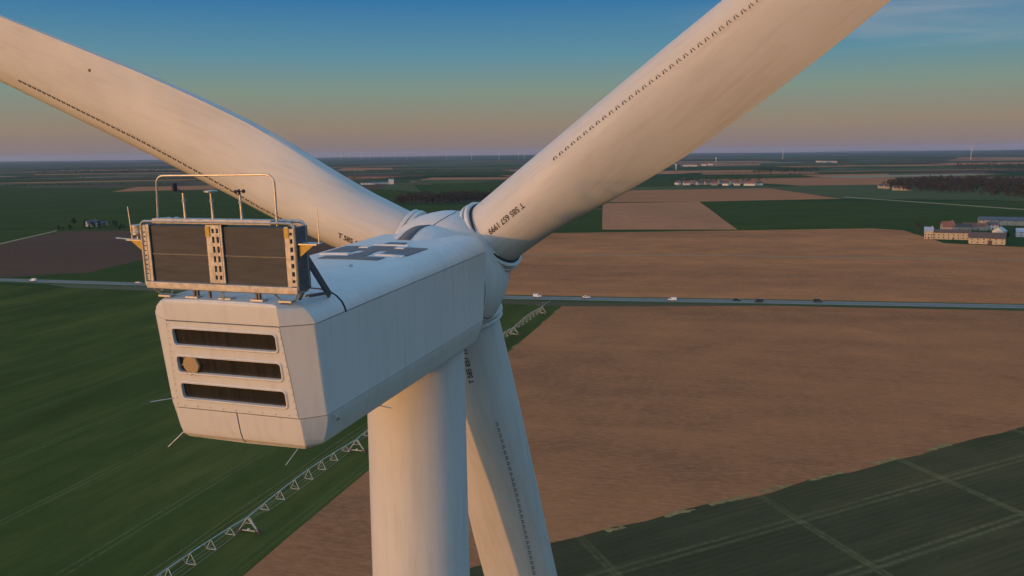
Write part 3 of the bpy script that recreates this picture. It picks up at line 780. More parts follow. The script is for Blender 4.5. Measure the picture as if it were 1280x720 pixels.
# ---- nacelle shell: profile (v, w) and rear ring (v, w, u)
PR = [(0,-.225),(.6,-.23),(1.16,-.25),(1.34,-.28),(1.49,-.355),(1.60,-.46),(1.652,-.57),(1.67,-.64),(1.672,-1.5),(1.67,-2.33),(1.63,-2.55),(1.54,-2.79),(1.47,-2.90),(1.34,-2.96),(0,-2.98)]
RR = [(0,-.235,.03),(.6,-.24,.03),(1.09,-.255,.03),(1.155,-.275,.012),(1.17,-.32,.004),(1.172,-.42,.012),(1.175,-.57,.03),(1.178,-.64,.04),(1.235,-1.5,.147),(1.29,-2.33,.25),(1.305,-2.52,.278),(1.31,-2.70,.31),(1.30,-2.86,.36),(1.25,-2.945,.44),(0,-2.96,.44)]
NP = len(PR)
def front_u(w): return 8.47 + (w+.62)*.206
def ring(j, i):
    s = -1 if i < 0 else 1; i = abs(i); v, w = PR[i]; rv, rw, ru = RR[i]
    if j == 0: return Vector((ru, s*rv, rw))
    if j == 1: return Vector((ru+.32 if i > 2 else .36, s*v, w))
    if j == 2: return Vector((max(.9, ru+.5), s*v, w))
    if j == 3: return Vector((1.40, s*v, w))
    if j == 4: return Vector((3.6, s*v, w))
    if j == 5: return Vector((6.2, s*v, w))
    return Vector((front_u(w), s*v*(.992), w))
CEN = Vector((4.2, 0, -1.6))
def patch(name, j0, j1, i0, i1, parent, mat='paint', extra=(), gap=.008, thick=.03, lift=0, jo0=0.0, jo1=0.0):
    js, is_ = list(range(j0, j1+1)), list(range(i0, i1+1))
    G = [[ring(j, i) for i in is_] for j in js]
    if jo0: G[0] = [p+Vector((jo0,0,0)) for p in G[0]]
    if jo1: G[-1] = [p+Vector((jo1,0,0)) for p in G[-1]]
    def inset(a, b, g_): return a + (b-a).normalized()*g_ if (b-a).length > 1e-6 else a
    if gap:
        for r in G:
            if i0 not in (-(NP-1), 0) or True: r[0] = inset(r[0], r[1], gap)
            r[-1] = inset(r[-1], r[-2], gap)
    nI = len(is_); vs = [p for r in G for p in r]; fs = [(a*nI+b, a*nI+b+1, (a+1)*nI+b+1, (a+1)*nI+b) for a in range(len(js)-1) for b in range(nI-1)]
    for e in extra:                                    # further quads in nacelle coordinates
        o = len(vs); vs += list(e); fs.append(tuple(range(o, o+len(e))))
    bm = bmesh.new(); bv = [bm.verts.new(p) for p in vs]
    for f in fs:
        try: bm.faces.new([bv[k] for k in f])
        except ValueError: pass
    bmesh.ops.remove_doubles(bm, verts=bm.verts, dist=.002); bm.normal_update()
    bmesh.ops.recalc_face_normals(bm, faces=bm.faces)
    if sum((f.calc_center_median()-CEN).dot(f.normal)*f.calc_area() for f in bm.faces) < 0: bmesh.ops.reverse_faces(bm, faces=bm.faces)
    bm.normal_update()
    for v in bm.verts: v.co = L(*(v.co + v.normal*lift))
    bmesh.ops.reverse_faces(bm, faces=bm.faces)        # (u, v, w) is left-handed
    me = bpy.data.meshes.new(name); bm.to_mesh(me); bm.free()
    o = link(name, me, M[mat], parent, 22)
    b = o.modifiers.new('bevel','BEVEL'); b.width = .035; b.segments = 3; b.limit_method = 'ANGLE'; b.angle_limit = R(24)
    q = o.modifiers.new('shell','SOLIDIFY'); q.thickness = thick; q.offset = -1
    q = o.modifiers.new('normals','WEIGHTED_NORMAL'); q.keep_sharp = True; q.weight = 80
    return o
# inner dark body that shows in the joints
bm = bmesh.new(); rows = []
for j in range(7):
    rows.append([bm.verts.new(L(*(CEN+(ring(j, i)-CEN)*.975 + Vector((.0,0,0))))) for i in list(range(-(NP-1), 0))+list(range(0, NP-1))])
n_ = len(rows[0])
for j in range(6):
    for i in range(n_): bm.faces.new((rows[j][i], rows[j][(i+1)%n_], rows[j+1][(i+1)%n_], rows[j+1][i]))
bm.faces.new(rows[0]); bm.faces.new(rows[6][::-1]); bmesh.ops.recalc_face_normals(bm, faces=bm.faces)
me = bpy.data.meshes.new('nacelle'); bm.to_mesh(me); bm.free()
NAC = link('nacelle', me, M['core'], TB)
cap = []
for i in range(2, 7):
    a, b = ring(0, i), ring(0, i+1); g0 = .008 if i+1 == 7 else 0
    cap.append([Vector((a.x,-a.y,a.z)), a, b+Vector((0,0,g0)), Vector((b.x,-b.y,b.z+g0))])
cap.append([ring(0,-2), ring(0,-1), ring(0,0), ring(0,1), ring(0,2)])
patch('rear_roof_cover', 0, 3, -7, 7, NAC, extra=cap, jo1=-.03)
patch('front_roof_cover', 3, 6, -7, 7, NAC, jo0=.025, lift=.004)
for s in (-1, 1):
    patch('side_panel', 0, 6, *((7, 9) if s > 0 else (-9, -7)), NAC)
    low = []
    for i in range(9, NP-1):
        a, b = ring(0, i), ring(0, i+1); c = .012*s
        a2, b2 = Vector((a.x, a.y*s, a.z)), Vector((b.x, b.y*s, b.z))
        if i == 9: a2 += Vector((0,0,-.008))
        low.append([a2, b2, Vector((b.x, c, b.z)), Vector((a2.x, c, a2.z))])
    patch('bottom_shell', 0, 6, *((9, NP-1) if s > 0 else (-(NP-1), -9)), NAC, extra=low)
# seal in the roof joint, and the front bulkhead
m = MB(); m.tube([L(1.398, ring(3,i).y, ring(3,i).z-.004) for i in range(-7, 8)], .020, 8); m.build('roof_seal', M['rubber'], NAC, 40)
# ---- rear panel with three vents
def rear(v, w, off=0.0): return L(.04 + (-w-.64)*.1243 - off*.9924, v, w - off*.123)
def rrect(v0, v1, w0, w1, r, n=5):
    P = []
    for (cx, cy, a0) in ((v1-r, w1-r, 0),(v0+r, w1-r, 90),(v0+r, w0+r, 180),(v1-r, w0+r, 270)):
        for k in range(n+1): a = R(a0+90*k/n); P.append((cx+r*math.cos(a), cy+r*math.sin(a)))
    return P
VENTS = [(-1.075,1.075,-1.105,-.775),(-1.09,1.085,-1.625,-1.300),(-1.105,1.095,-2.135,-1.815)]
bm = bmesh.new(); es = []
outl = [(-1.165,-.655),(1.165,-.655),(1.277,-2.318),(-1.277,-2.318)]
for loop in [outl]+[rrect(a,b,c,d,.07) for a,b,c,d in VENTS]:
    vs = [bm.verts.new(rear(*p)) for p in loop]; es += [bm.edges.new((vs[i], vs[(i+1)%len(vs)])) for i in range(len(vs))]
bmesh.ops.triangle_fill(bm, edges=es, use_beauty=True); bmesh.ops.recalc_face_normals(bm, faces=bm.faces)
if sum(f.normal.y for f in bm.faces) > 0: bmesh.ops.reverse_faces(bm, faces=bm.faces)
me = bpy.data.meshes.new('rear_panel'); bm.to_mesh(me); bm.free()
RP = link('rear_panel', me, M['paint'], NAC); q = RP.modifiers.new('shell','SOLIDIFY'); q.thickness = .06; q.offset = -1
for a, b, c, d in VENTS:
    o1, o2 = rrect(a-.03,b+.03,c-.03,d+.03,.095), rrect(a+.012,b-.012,c+.012,d-.012,.06); n = len(o1)
    m = MB(); m.v = [rear(*p, .004) for p in o1]+[rear(*p, .022) for p in rrect(a-.012,b+.012,c-.012,d+.012,.08)]+[rear(*p, .018) for p in o2]+[rear(*p, -.065) for p in o2]
    m.f = [(k*n+i, k*n+(i+1)%n, (k+1)*n+(i+1)%n, (k+1)*n+i) for k in range(3) for i in range(n)]
    fr = m.build('vent_frame', M['paint'], NAC, 30)
    m = MB(); mm = rrect(a+.006,b-.006,c+.006,d-.006,.06); m.v = [rear(*p,-.050) for p in mm]; m.f = [tuple(range(len(mm)))]
    m.build('vent_pane', M['pane'], NAC)
m = MB(); cc = rear(-.80,-1.465,.0); nrm = (rear(0,-1.4,1)-rear(0,-1.4,0)).normalized()
m.lathe([(-.05,.165),(.010,.165),(.016,.158),(.017,.0)], 28, o=cc, A=nrm, X=eV); dsc = m.build('round_cap', M['tan'], NAC, 40)
m = MB()
for k in range(8): m.lathe([(.0,.014),(.02,.014)], 6, o=cc+(eV*math.cos(k*.785)+eW*math.sin(k*.785))*.178, A=nrm, X=eV)
m.build('bolt', M['galv'], dsc)
m = MB()
for s in (-1, 1):
    for k in range(13):
        w = -.72-1.53*k/12; m.lathe([(0,.012),(.008,.010)], 6, o=rear(s*(1.150+(-w-.64)*.0665)*.995, w, .001), A=nrm, X=eV)
for k in range(9): m.lathe([(0,.012),(.008,.010)], 6, o=rear(-1.1+2.2*k/8, -2.275, .001), A=nrm, X=eV)
tag(m.build('panel_bolt', M['galv'], RP), kind='stuff')
# handle / lifting eye on the right flank near the bottom corner
m = MB(); m.tube([L(.72,1.70,-2.36),L(.74,1.75,-2.40),L(.80,1.75,-2.46),L(.82,1.68,-2.50)], .018, 6); m.build('lifting_eye', M['galv'], NAC, 40)

# ---- anti-slip pads and hatches on the roof (w = roof plane)
def roof_w(v): return np.interp(abs(v), [p[0] for p in PR[:7]], [p[1] for p in PR[:7]])
def roof_sheet(name, u0, u1, v0, v1, mat, h=.010, z0=.006, parent=NAC, thick=True):
    m = MB(); n = 6
    for hh in (z0, z0+h):
        for k in range(n+1):
            v = v0+(v1-v0)*k/n
            for u in (u0, u1): m.v.append(L(u, v, roof_w(v)+.004+hh))
    N_ = 2*(n+1)
    for k in range(n): m.f += [(2*k, 2*k+1, 2*k+3, 2*k+2), (N_+2*k, N_+2*k+2, N_+2*k+3, N_+2*k+1), (2*k,2*k+2,N_+2*k+2,N_+2*k), (2*k+1,N_+2*k+1,N_+2*k+3,2*k+3)]
    m.f += [(0,N_,N_+1,1),(2*n,2*n+1,N_+2*n+1,N_+2*n)]
    return m.build(name, mat, parent)
for u0,u1,v0,v1 in ((4.40,4.80,-.73,.73),(5.22,5.62,-1.09,-.42),(5.15,5.62,.40,1.09),(4.80,5.22,-.22,.20),(5.22,5.62,-.16,.14),(5.62,5.95,-1.09,1.09),(5.95,6.30,-1.09,-.62),(5.95,6.30,-.30,.32),(5.95,6.25,.62,1.09),(6.55,6.93,-.24,.24)):
    roof_sheet('anti_slip_pad', u0+.01, u1-.01, v0, v1, M['pad'])
for u0,u1,v0,v1 in ((5.02,5.17,-1.05,-.32),(5.02,5.12,.36,1.05),(6.00,6.26,-.58,-.34),(6.00,6.24,.36,.58),(6.42,6.50,-.4,.5)):
    roof_sheet('roof_hatch', u0, u1, v0, v1, M['paint'], .03, .0)
m = MB(); m.lathe([(0,.04),(.05,.035),(.06,.0)], 10, o=L(3.62,.55,-.24), A=eW, X=eV); m.build('roof_stud', M['galv'], NAC, 40)

# ---- rotor: frame tilted with the shaft
RT = TILT + .171; HUBC = L(10.2498, 0, -1.3626)
fF, fU = Vector((0, math.cos(RT), math.sin(RT))), Vector((0, -math.sin(RT), math.cos(RT)))
prof = [(-1.46,1.30),(-1.45,1.53),(-1.40,1.58),(-1.1,1.68),(-.7,1.735),(-.3,1.68),(.1,1.60),(.6,1.45),(1.1,1.20),(1.55,.86),(1.9,.46),(2.05,.2),(2.1,.02)]
m = MB(); m.lathe(prof, 72, o=HUBC, A=fF, X=eV); HUB = m.build('spinner', M['paint'], TB, 35)
m = MB(); m.lathe([(-2.2,1.40),(-1.42,1.40)], 48, o=HUBC, A=fF, X=eV); m.build('main_shaft_cover', M['paint'], TB, 30)
def spin_pt(y, ang, off=0):
    r = np.interp(y, [p[0] for p in prof], [p[1] for p in prof])+off
    return HUBC + fF*y + (eV*math.sin(ang)+fU*math.cos(ang))*r
def spin_sheet(name, y0, y1, a0, a1, mat, off=.012, n=18, k=4):
    m = MB()
    for i in range(k+1):
        for j in range(n+1): m.v.append(spin_pt(y0+(y1-y0)*i/k, R(a0+(a1-a0)*j/n), off))
    m.f = [(i*(n+1)+j, i*(n+1)+j+1, (i+1)*(n+1)+j+1, (i+1)*(n+1)+j) for i in range(k) for j in range(n)]
    o = m.build(name, mat, HUB, 40); q = o.modifiers.new('shell','SOLIDIFY'); q.thickness = .012; return o
# cowl: the roof rises in a hump to the round opening behind the spinner
CB = [(0,7.30,0),(.25,7.33,.27),(.5,7.50,.50),(.72,7.93,.70),(1,8.55,.93)]
def cowl_pt(t, k, off=0.0):
    s_ = -1 if t < 0 else 1; a_ = abs(t); uB = np.interp(a_, [c[0] for c in CB], [c[1] for c in CB]); vB = s_*np.interp(a_, [c[0] for c in CB], [c[2] for c in CB])
    th = R(37)*t; uA, vA, wA = 8.72, 1.585*math.sin(th), -1.60+1.585*math.cos(th)
    e = k*k*(3-2*k)*.35+k*.65
    return L(uB+(uA-uB)*k, vB+(vA-vB)*k, -.262+(wA+.262)*e+.10*math.sin(math.pi*k)*(1-a_)+off)
def cowl_sheet(name, t0, t1, k0, k1, mat, off, n=40, kk=12, par=None):
    m = MB()
    for i in range(kk+1):
        for j in range(n+1): m.v.append(cowl_pt(t0+(t1-t0)*j/n, k0+(k1-k0)*i/kk, off))
    m.f = [(i*(n+1)+j, i*(n+1)+j+1, (i+1)*(n+1)+j+1, (i+1)*(n+1)+j) for i in range(kk) for j in range(n)]
    return m.build(name, mat, par or NAC, 40)
COWL = cowl_sheet('front_cowl', -1, 1, 0, 1, M['paint'], 0)
m = MB()
for i in range(13):
    k = .05+.93*i/12; w_ = .33
    for v in (-.28, .06):
        a_ = v/ (cowl_pt(.4,k).x/.4); m.v.append(cowl_pt(a_, k, .012))
m.f = [(2*i, 2*i+1, 2*i+3, 2*i+2) for i in range(12)]
o = m.build('cowl_hatch', M['hatch'], NAC, 40); q = o.modifiers.new('shell','SOLIDIFY'); q.thickness = .02; q.offset = 0
m = MB(); m.tube([cowl_pt(t/20, 0, .002) for t in range(-20, 21)], .012, 6); m.build('cowl_seam', M['rubber'], NAC, 40)
m = MB(); m.lathe([(0,1.42),(0,1.575),(.06,1.585),(.12,1.575),(.12,1.42)], 64, o=L(8.60,0,-1.61), A=eU, X=eV, cap=False); m.build('nose_ring', M['paint'], NAC, 30)
for y in (.35,):
    m = MB(); m.tube([spin_pt(y, R(a), .002) for a in range(0, 361, 5)], .011, 5, False); m.build('spinner_seam', M['rubber'], HUB, 40)
for a in (4, 124, 244):
    m = MB(); m.tube([spin_pt(-1.40+(1.75)*k/16, R(a+8*math.sin(k/16*3.14)), .002) for k in range(17)], .010, 5, False); m.build('spinner_seam', M['rubber'], HUB, 40)

# ---- blades (local frame: x towards trailing edge, y upwind, z along the blade)
RK = [1.42,1.9,3,4,5.5,7,9,11,14,18,24,32,42,48,50.3,50.8]
BA = [.90,.90,.90,.90,.905,.905,.88,.85,.85,.85,.80,.70,.52,.38,.25,.05]
BB = [.90,.90,.95,1.10,1.32,1.48,1.55,1.55,1.45,1.27,1.05,.80,.55,.40,.25,.05]
BT = [.90,.90,.94,.90,.72,.55,.45,.39,.33,.27,.22,.15,.09,.06,.04,.01]
BE = [.10,.10,.08,.06,.03,.02,.04,.06,.10,.12,.10,.06,.02,.0,.0,.0]
rs = np.concatenate([np.linspace(1.42, 20, 63), np.linspace(20.8, 50.8, 40)])
def smooth_tab(T):
    f = np.linspace(1.42, 50.8, 2000); y = np.interp(f, RK, T); k = np.hanning(45); k /= k.sum()
    yp = np.concatenate([np.full(22, y[0]), y, np.full(22, y[-1])]); return f, np.convolve(yp, k, 'valid')
TAB = {k: smooth_tab(t) for k, t in (('a',BA),('b',BB),('t',BT),('e',BE))}
def tab(k, r): return float(np.interp(r, *TAB[k]))
def sec(r, th):
    a, b, t, be = tab('a',r), tab('b',r), tab('t',r), tab('e',r); c = a+b
    q = min(1, max(0, (r-2.0)/4.5)); bl = q*q*(3-2*q)
    ex, ey = (b-a)/2-c/2*math.cos(th), t*math.sin(th)
    s = (1-math.cos(th))/2
    sh = (0.2969*math.sqrt(max(s,0))-.126*s-.3516*s**2+.2843*s**3-.1036*s**4)/.1000
    te = float(np.interp(r, [1.4,4,7,12,20,50], [.20,.19,.13,.085,.045,.006])); up, lo = t*1.15*sh+te*s, -t*.85*sh*(1-.35*s)-te*s
    ay, axx = (up if th <= math.pi else lo), -a+c*s
    x, y = ex*(1-bl)+axx*bl, ey*(1-bl)+ay*bl
    cone = .034; pre = 0.0012*max(0, r-8)**2*.6
    return Vector((x*math.cos(be)-y*math.sin(be), -x*math.sin(be)-y*math.cos(be)+r*math.sin(cone)+pre, r*math.cos(cone)))
NS = 64
m = MB()
for r in rs:
    for k in range(NS): m.v.append(sec(r, 2*math.pi*k/NS))
m.f = [(j*NS+i, j*NS+(i+1)%NS, (j+1)*NS+(i+1)%NS, (j+1)*NS+i) for j in range(len(rs)-1) for i in range(NS)]
m.f += [tuple(range(NS))[::-1], tuple((len(rs)-1)*NS+i for i in range(NS))]
bl_me = bpy.data.meshes.new('blade'); bl_me.from_pydata(m.v, [], m.f); bm = bmesh.new(); bm.from_mesh(bl_me); bmesh.ops.recalc_face_normals(bm, faces=bm.faces); bm.to_mesh(bl_me); bm.free(); bl_me.materials.append(M['blade'])
bl_me.polygons.foreach_set('use_smooth', [True]*len(bl_me.polygons)); bl_me.set_sharp_from_angle(angle=R(50))
def on_blade(r, x, off=.008):
    """point of the downwind skin at radius r whose offset towards the trailing edge is x"""
    lo, hi = 1e-3, math.pi-1e-3
    for _ in range(32):
        mid = (lo+hi)/2
        if sec(r, mid).x < x: lo = mid
        else: hi = mid
    p = sec(r, lo); t1 = sec(r, min(lo+.02, math.pi)) - sec(r, max(lo-.02, 0)); t2 = sec(r+.05, lo)-sec(r-.05, lo)
    n = t1.cross(t2).normalized()
    if n.y > 0: n = -n
    return p + n*off, n, t1.normalized(), t2.normalized()
# serial lettering
fc = bpy.data.curves.new('lettering', 'FONT'); fc.body = 'T 585 657 1999'; fc.size = .21; fc.space_character = .98; fc.offset = .004
to = bpy.data.objects.new('lettering_tmp', fc); C.objects.link(to)
dg = bpy.context.evaluated_depsgraph_get(); tme = bpy.data.meshes.new_from_object(to.evaluated_get(dg))
bpy.data.objects.remove(to)
bm = bmesh.new(); bm.from_mesh(tme); bmesh.ops.triangulate(bm, faces=bm.faces); bmesh.ops.subdivide_edges(bm, edges=[e for e in bm.edges if e.calc_length() > .08], cuts=1, use_grid_fill=False)
bm.to_mesh(tme); bm.free()
W_ = max(v.co.x for v in tme.vertices)
SX = 1.27/W_
for v in tme.vertices: v.co = on_blade(3.22-v.co.x*SX, -.20+v.co.y, .010)[0]
tme.materials.clear(); tme.materials.append(M['ink'])
# vortex generators: pairs of small fins glued in a row near the leading edge
m = MB(); r = 4.6
while r < 15.2:
    x = np.interp(r, [4.6,6,10.3,14,16], [-.53,-.53,-.36,-.34,-.34])
    for s in (-1, 1):
        p, n, e1, e2 = on_blade(r+s*.034, float(x), .002)
        d = (e1+e2*s*.32).normalized(); q = n.cross(d)
        b0, b1 = p-d*.045, p+d*.045
        m.add([b0-q*.010, b0+q*.010, b1+q*.010, b1-q*.010, b1+q*.005+n*.042, b1-q*.005+n*.042], [(0,3,2,1),(0,1,4,5),(1,2,4),(0,5,3),(2,3,5,4)])
    r += .196
vg_me = bpy.data.meshes.new('vortex_generator'); vg_me.from_pydata(m.v, [], m.f); vg_me.materials.append(M['vg'])
m = MB()
for (r, x) in ((12.6,1.0),(16.2,.95)):
    p, n, e1, e2 = on_blade(r, x, .003); m.lathe([(0,.05),(.012,.045),(.014,.0)], 12, o=p, A=n, X=e1)
rc_me = bpy.data.meshes.new('lightning_receptor'); rc_me.from_pydata(m.v, [], m.f); rc_me.materials.append(M['vg'])
# root collar pieces, in blade frame
def lathe_me(name, prof, mat):
    m = MB(); m.lathe(prof, 64, cap=False); me = bpy.data.meshes.new(name); me.from_pydata(m.v, [], m.f); me.materials.append(mat)
    me.polygons.foreach_set('use_smooth', [True]*len(me.polygons)); me.set_sharp_from_angle(angle=R(35)); return me
c1 = lathe_me('root_boss', [(.9,1.00),(1.40,1.00),(1.405,.96)], M['paint'])
c2 = lathe_me('root_flange', [(1.39,.93),(1.39,1.065),(1.405,1.08),(1.475,1.08),(1.49,1.065),(1.49,.95)], M['paint'])
c3 = lathe_me('root_seal', [(1.48,.975),(1.535,.975),(1.535,.93)], M['rubber'])
c4 = lathe_me('root_ring', [(1.53,.90),(1.53,1.035),(1.545,1.05),(1.625,1.05),(1.645,1.03),(1.645,.94)], M['paint'])
c5 = lathe_me('root_gap', [(1.64,.952),(1.675,.952),(1.675,.895)], M['rubber'])
PHI = -.1244
for k, a in enumerate((math.pi/3, -math.pi/3, math.pi)):
    a += PHI; Zv = eV*math.sin(a)+fU*math.cos(a); Xv = eV*math.cos(a)-fU*math.sin(a)
    B = bpy.data.objects.new('blade', bl_me); C.objects.link(B); B.parent = TB
    B.matrix_local = Matrix(((Xv.x,fF.x,Zv.x,HUBC.x),(Xv.y,fF.y,Zv.y,HUBC.y),(Xv.z,fF.z,Zv.z,HUBC.z),(0,0,0,1)))
    for nm, me in (('lettering',tme),('vortex_generator',vg_me),('lightning_receptor',rc_me),('root_boss',c1),('root_flange',c2),('root_seal',c3),('root_ring',c4),('root_gap',c5)):
        o = bpy.data.objects.new(nm, me); C.objects.link(o); o.parent = B
        if nm == 'vortex_generator': o['kind'] = 'stuff'

# ---- rooftop cooler at the rear
CU = .10
def K(v, w, du=0.0): return L(CU+du, v, w)
V0, V1, W0, W1 = -1.53, 1.60, -.065, 1.10
CO = MB()
# rounded tubular hoop
def hoop(v0, v1, w0, w1, r, du, rad, parent, name='hoop', mat='galv'):
    pts = [K(p[0], p[1], du) for p in rrect(v0, v1, w0, w1, r, 4)]; pts.append(pts[0])
    m = MB(); m.tube(pts, rad, 8, False); return m.build(name, M[mat], parent, 40)
m = MB()
m.box(K((V0+V1)/2, W0+.05, .05), (V1-V0-.04, .22, .12), eV, eU, eW)
COOL = m.build('cooler', M['alu'], TB, bevel=.012)
m = MB(); m.box(K(-.06, W1+.015, .02), (2.42, .12, .085), eV, eU, eW); m.build('top_beam', M['alu'], COOL, bevel=.01)
hoop(V0, V1-.02, W0+.0, W1+.01, .10, -.03, .022, COOL)
hoop(V0+.01, V1-.01, W0+.0, W1+.01, .10, .27, .030, COOL)
for s, v in ((-1, V0+.02), (1, V1-.01)):
    m = MB(); m.box(K(v, (W0+W1)/2, .14), (.045, .36, W1-W0-.10), eV, eU, eW); m.build('side_plate', M['steel_dark'], COOL, bevel=.01)
for v0, v1 in ((-1.36,-.155),(.155,1.38)):
    m = MB(); m.box(K((v0+v1)/2, .535, .12), (v1-v0, .20, .98), eV, eU, eW); ra = m.build('radiator', M['rad'], COOL)
    f = MB()
    for k in range(38): f.box(K((v0+v1)/2, .07+.0252*k, .014), (v1-v0-.01, .012, .008), eV, eU, eW)
    tag(f.build('radiator_fin', M['rad'], ra), kind='stuff')
    f = MB(); f.box(K((v0+v1)/2, .535, .008), (v1-v0-.01, .014, .016), eV, eU, eW); f.build('radiator_joint', M['steel_dark'], ra)
def channel(v0, v1, w0, w1, name, holes, du=-.01):
    """upright sheet channel with square punched openings"""
    m = MB(); c = (v0+v1)/2; hw = (v1-v0)*.5; e = (v1-v0)*.22
    m.box(K(v0+e/2, (w0+w1)/2, du), (e, .05, w1-w0), eV, eU, eW); m.box(K(v1-e/2, (w0+w1)/2, du), (e, .05, w1-w0), eV, eU, eW)
    for k in range(holes+1):
        w = w0+(w1-w0)*k/holes; m.box(K(c, min(max(w, w0+.03), w1-.03), du), (v1-v0-2*e+.002, .046, .06), eV, eU, eW)
    return m.build(name, M['alu'], COOL)
m = MB(); m.box(K(-.118,.56,-.012),(.098,.03,1.0),eV,eU,eW); m.build('rail', M['alu'], COOL)
channel(-.066, .022, .06, 1.06, 'punched_channel', 6)
channel(.024, .112, .06, 1.06, 'punched_channel', 6)
m = MB(); m.box(K(.132,.56,-.012),(.036,.03,1.0),eV,eU,eW); m.build('rail', M['alu'], COOL)
m = MB(); m.box(K(.01,.56,.10),(.26,.12,1.0),eV,eU,eW); m.build('channel_back', M['core'], COOL)
m = MB(); m.box(K(-1.40,.55,-.012),(.06,.03,1.0),eV,eU,eW); m.build('rail', M['alu'], COOL)
channel(-1.50, -1.43, .06, 1.04, 'punched_channel', 12)
m = MB(); m.box(K(1.42,.54,-.012),(.07,.03,1.02),eV,eU,eW); m.build('rail', M['alu'], COOL)
channel(1.46, 1.56, .06, 1.02, 'punched_channel', 7)
for v in (-1.45, 1.50):
    m = MB(); m.box(K(v,.55,.10),(.12,.12,.98),eV,eU,eW); m.build('channel_back', M['steel_dark'], COOL)
for v in (-.125, 1.43):
    m = MB(); m.box(K(v,.95,-.035),(.085,.02,.17),eV,eU,eW); m.build('warning_plate', M['yellow'], COOL)
# feet and braces down to the roof
for a, b in (((-1.53,.0,.0),(-1.30,-.25,.12)),((-.98,.0,.0),(-1.14,-.25,.12)),((1.56,.02,.05),(1.36,-.25,.16)),((.98,.0,.0),(1.16,-.25,.12))):
    m = MB(); m.tube([K(*a), K(*b)], .018, 6); m.build('foot_brace', M['galv'], COOL, 40)
m = MB(); m.tube([K(1.56,.05,.27), K(1.34,-.24,.35)], .03, 6); m.build('foot_brace', M['steel_dark'], COOL, 40)
for v in (-.62,-.55,-.30,.66,.72):
    m = MB(); m.box(K(v,-.13,.10),(.035,.05,.20),eV,eU,eW); m.build('foot_post', M['steel_dark'], COOL)
for v in (-1.22,-.64,.05,.70,1.26):
    m = MB(); m.box(K(v,-.225,.10),(.26,.16,.035),eV,eU,eW); m.build('foot_plate', M['galv'], COOL, bevel=.006)
m = MB(); m.bar(K(.05,0,.0), K(.03,-.22,.02), .045); m.build('foot_post', M['alu'], COOL)
for s in (-1, 1):
    v = 1.56 if s > 0 else -1.50
    m = MB(); m.bar(K(v,.50,.30), L(1.16, v-s*.06, -.30), .11, .05, up=eV); m.build('diagonal_brace', M['steel_dark'], COOL)
    m = MB(); m.bar(K(v-s*.02,-.16,.28), L(1.20, v-s*.07, -.26), .06, .05); m.build('base_brace', M['steel_dark'], COOL)
# guard hoop above the sensors
pts = [K(-1.17,1.06)]+[K(-1.13,1.6)]
for k in range(6): a = R(180-18*k); pts.append(K(-.97+.15*math.cos(a), 1.745+.15*math.sin(a)))
for k in range(6): a = R(90-18*k); pts.append(K(1.10+.15*math.cos(a), 1.755+.15*math.sin(a)))
pts += [K(1.245,1.06)]
m = MB(); m.tube(pts, .019, 8); m.build('guard_hoop', M['galv'], COOL, 40)
# weather sensors
def mast(v, h, name):
    m = MB(); m.tube([K(v,1.08,.02),K(v-.005,1.08+h,.02)], [.024,.018], 8); m.lathe([(h*.70,.034),(h*.78,.034)], 8, o=K(v-.004,1.08,.02), A=eW, X=eV); return m.build(name, M['galv'], COOL, 40)
s1 = mast(-.60,.52,'sensor_mast'); m = MB(); m.tube([K(-.605,1.60,.02),K(-.66,1.66,-.02)],.014,6); m.box(K(-.71,1.70,-.05),(.035,.10,.14),eV,eU,eW); m.build('wind_vane', M['rubber'], s1)
s2 = mast(-.03,.52,'sensor_mast'); m = MB(); m.lathe([(.0,.03),(.02,.115),(.04,.115),(.05,.03)], 20, o=K(-.035,1.60,.02), A=eW, X=eV); m.build('sonic_disc', M['galv'], s2, 30)
s3 = mast(.55,.50,'sensor_mast'); m = MB()
for k in range(3):
    a = k*2.094+.5; c = K(.545,1.63,.02)+(eV*math.cos(a)+eU*math.sin(a))*.07
    m.bar(K(.545,1.63,.02), c, .012); m.lathe([(-.03,.034),(-.02,.032),(.03,.006)], 8, o=c, A=eU*math.cos(a)-eV*math.sin(a), X=eW)
m.tube([K(.545,1.57,.02),K(.545,1.64,.02)],.020,6); m.build('anemometer_cups', M['rubber'], s3)
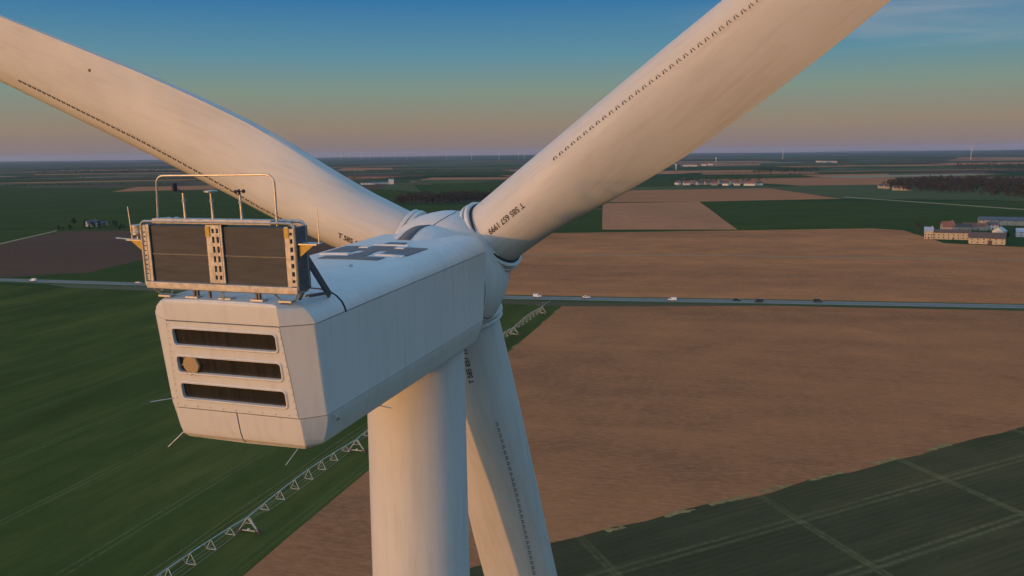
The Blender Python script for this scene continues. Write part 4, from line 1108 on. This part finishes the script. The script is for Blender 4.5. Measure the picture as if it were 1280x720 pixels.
# outriggers: gusset, arm, beacon and whip aerials
for s in (-1, 1):
    v = V0-.02 if s < 0 else V1+.02; e = .28
    m = MB(); tri = [(v,.755),(v+s*e,.755),(v,.545)]
    m.add([K(*p,.02) for p in tri]+[K(*p,.045) for p in tri], [(0,1,2),(5,4,3),(0,3,4,1),(1,4,5,2),(2,5,3,0)])
    m.build('gusset', M['yellow'], COOL)
    m = MB(); m.box(K(v+s*.17,.765,.10),(.36,.22,.02),eV,eU,eW)
    if s < 0: m.tube([K(v-.30,.77,.05),K(v-.62,.785,.05)],.016,6)
    m.build('outrigger_arm', M['galv'], COOL)
    m = MB(); va = v+s*(.27 if s < 0 else .36); m.tube([K(va,.77,.06),K(va-.03*(s<0),1.35,.06)],[.012,.007],6); m.build('whip_aerial', M['galv'], COOL)
m = MB(); bc = K(V0-.19,.86,.10); m.lathe([(-.10,.03),(-.02,.03),(-.02,.10),(.0,.115),(.03,.115),(.035,.095)], 18, o=bc, A=eW, X=eV); be = m.build('beacon', M['galv'], COOL, 30)
m = MB(); m.lathe([(.035,.09),(.13,.09),(.16,.06)], 18, o=bc, A=eW, X=eV); m.build('lens', M['lamp_glass'], be, 40)
m = MB(); m.lathe([(.13,.112),(.165,.112),(.17,.05)], 18, o=bc, A=eW, X=eV); m.build('beacon_lid', M['galv'], be, 30)
m = MB(); m.box(K(V0-.14,1.01,.10),(.30,.03,.03),eV,eU,eW); m.box(K(V0-.14,.865,.10),(.30,.03,.03),eV,eU,eW); m.build('beacon_bracket', M['galv'], COOL)
# thin rods under the nacelle
for a, b in (((.42,-1.30,-2.18),(.10,-1.75,-2.22)),((.55,-1.22,-2.72),(.28,-1.62,-3.14)),((.60,1.20,-2.76),(.28,.92,-3.22)),((2.7,1.5,-2.84),(2.75,1.78,-2.90))):
    m = MB(); m.tube([L(*a), L(*b)], [.011,.009], 6); m.build('lightning_rod', M['galv'], NAC)

# ================================================================== haze
m = MB(); m.box((0, 0, 85), (64000, 64000, 172)); hz = m.build('haze', None)
hm = bpy.data.materials.new('haze_air'); hm.use_nodes = True; hn = hm.node_tree; hn.nodes.clear()
ho = hn.nodes.new('ShaderNodeOutputMaterial'); pv = hn.nodes.new('ShaderNodeVolumePrincipled')
pv.inputs['Color'].default_value = (.70,.80,1.0,1); pv.inputs['Density'].default_value = 2.6e-5; pv.inputs['Anisotropy'].default_value = .2
hn.links.new(pv.outputs[0], ho.inputs['Volume']); hz.data.materials.append(hm); hz['kind'] = 'stuff'
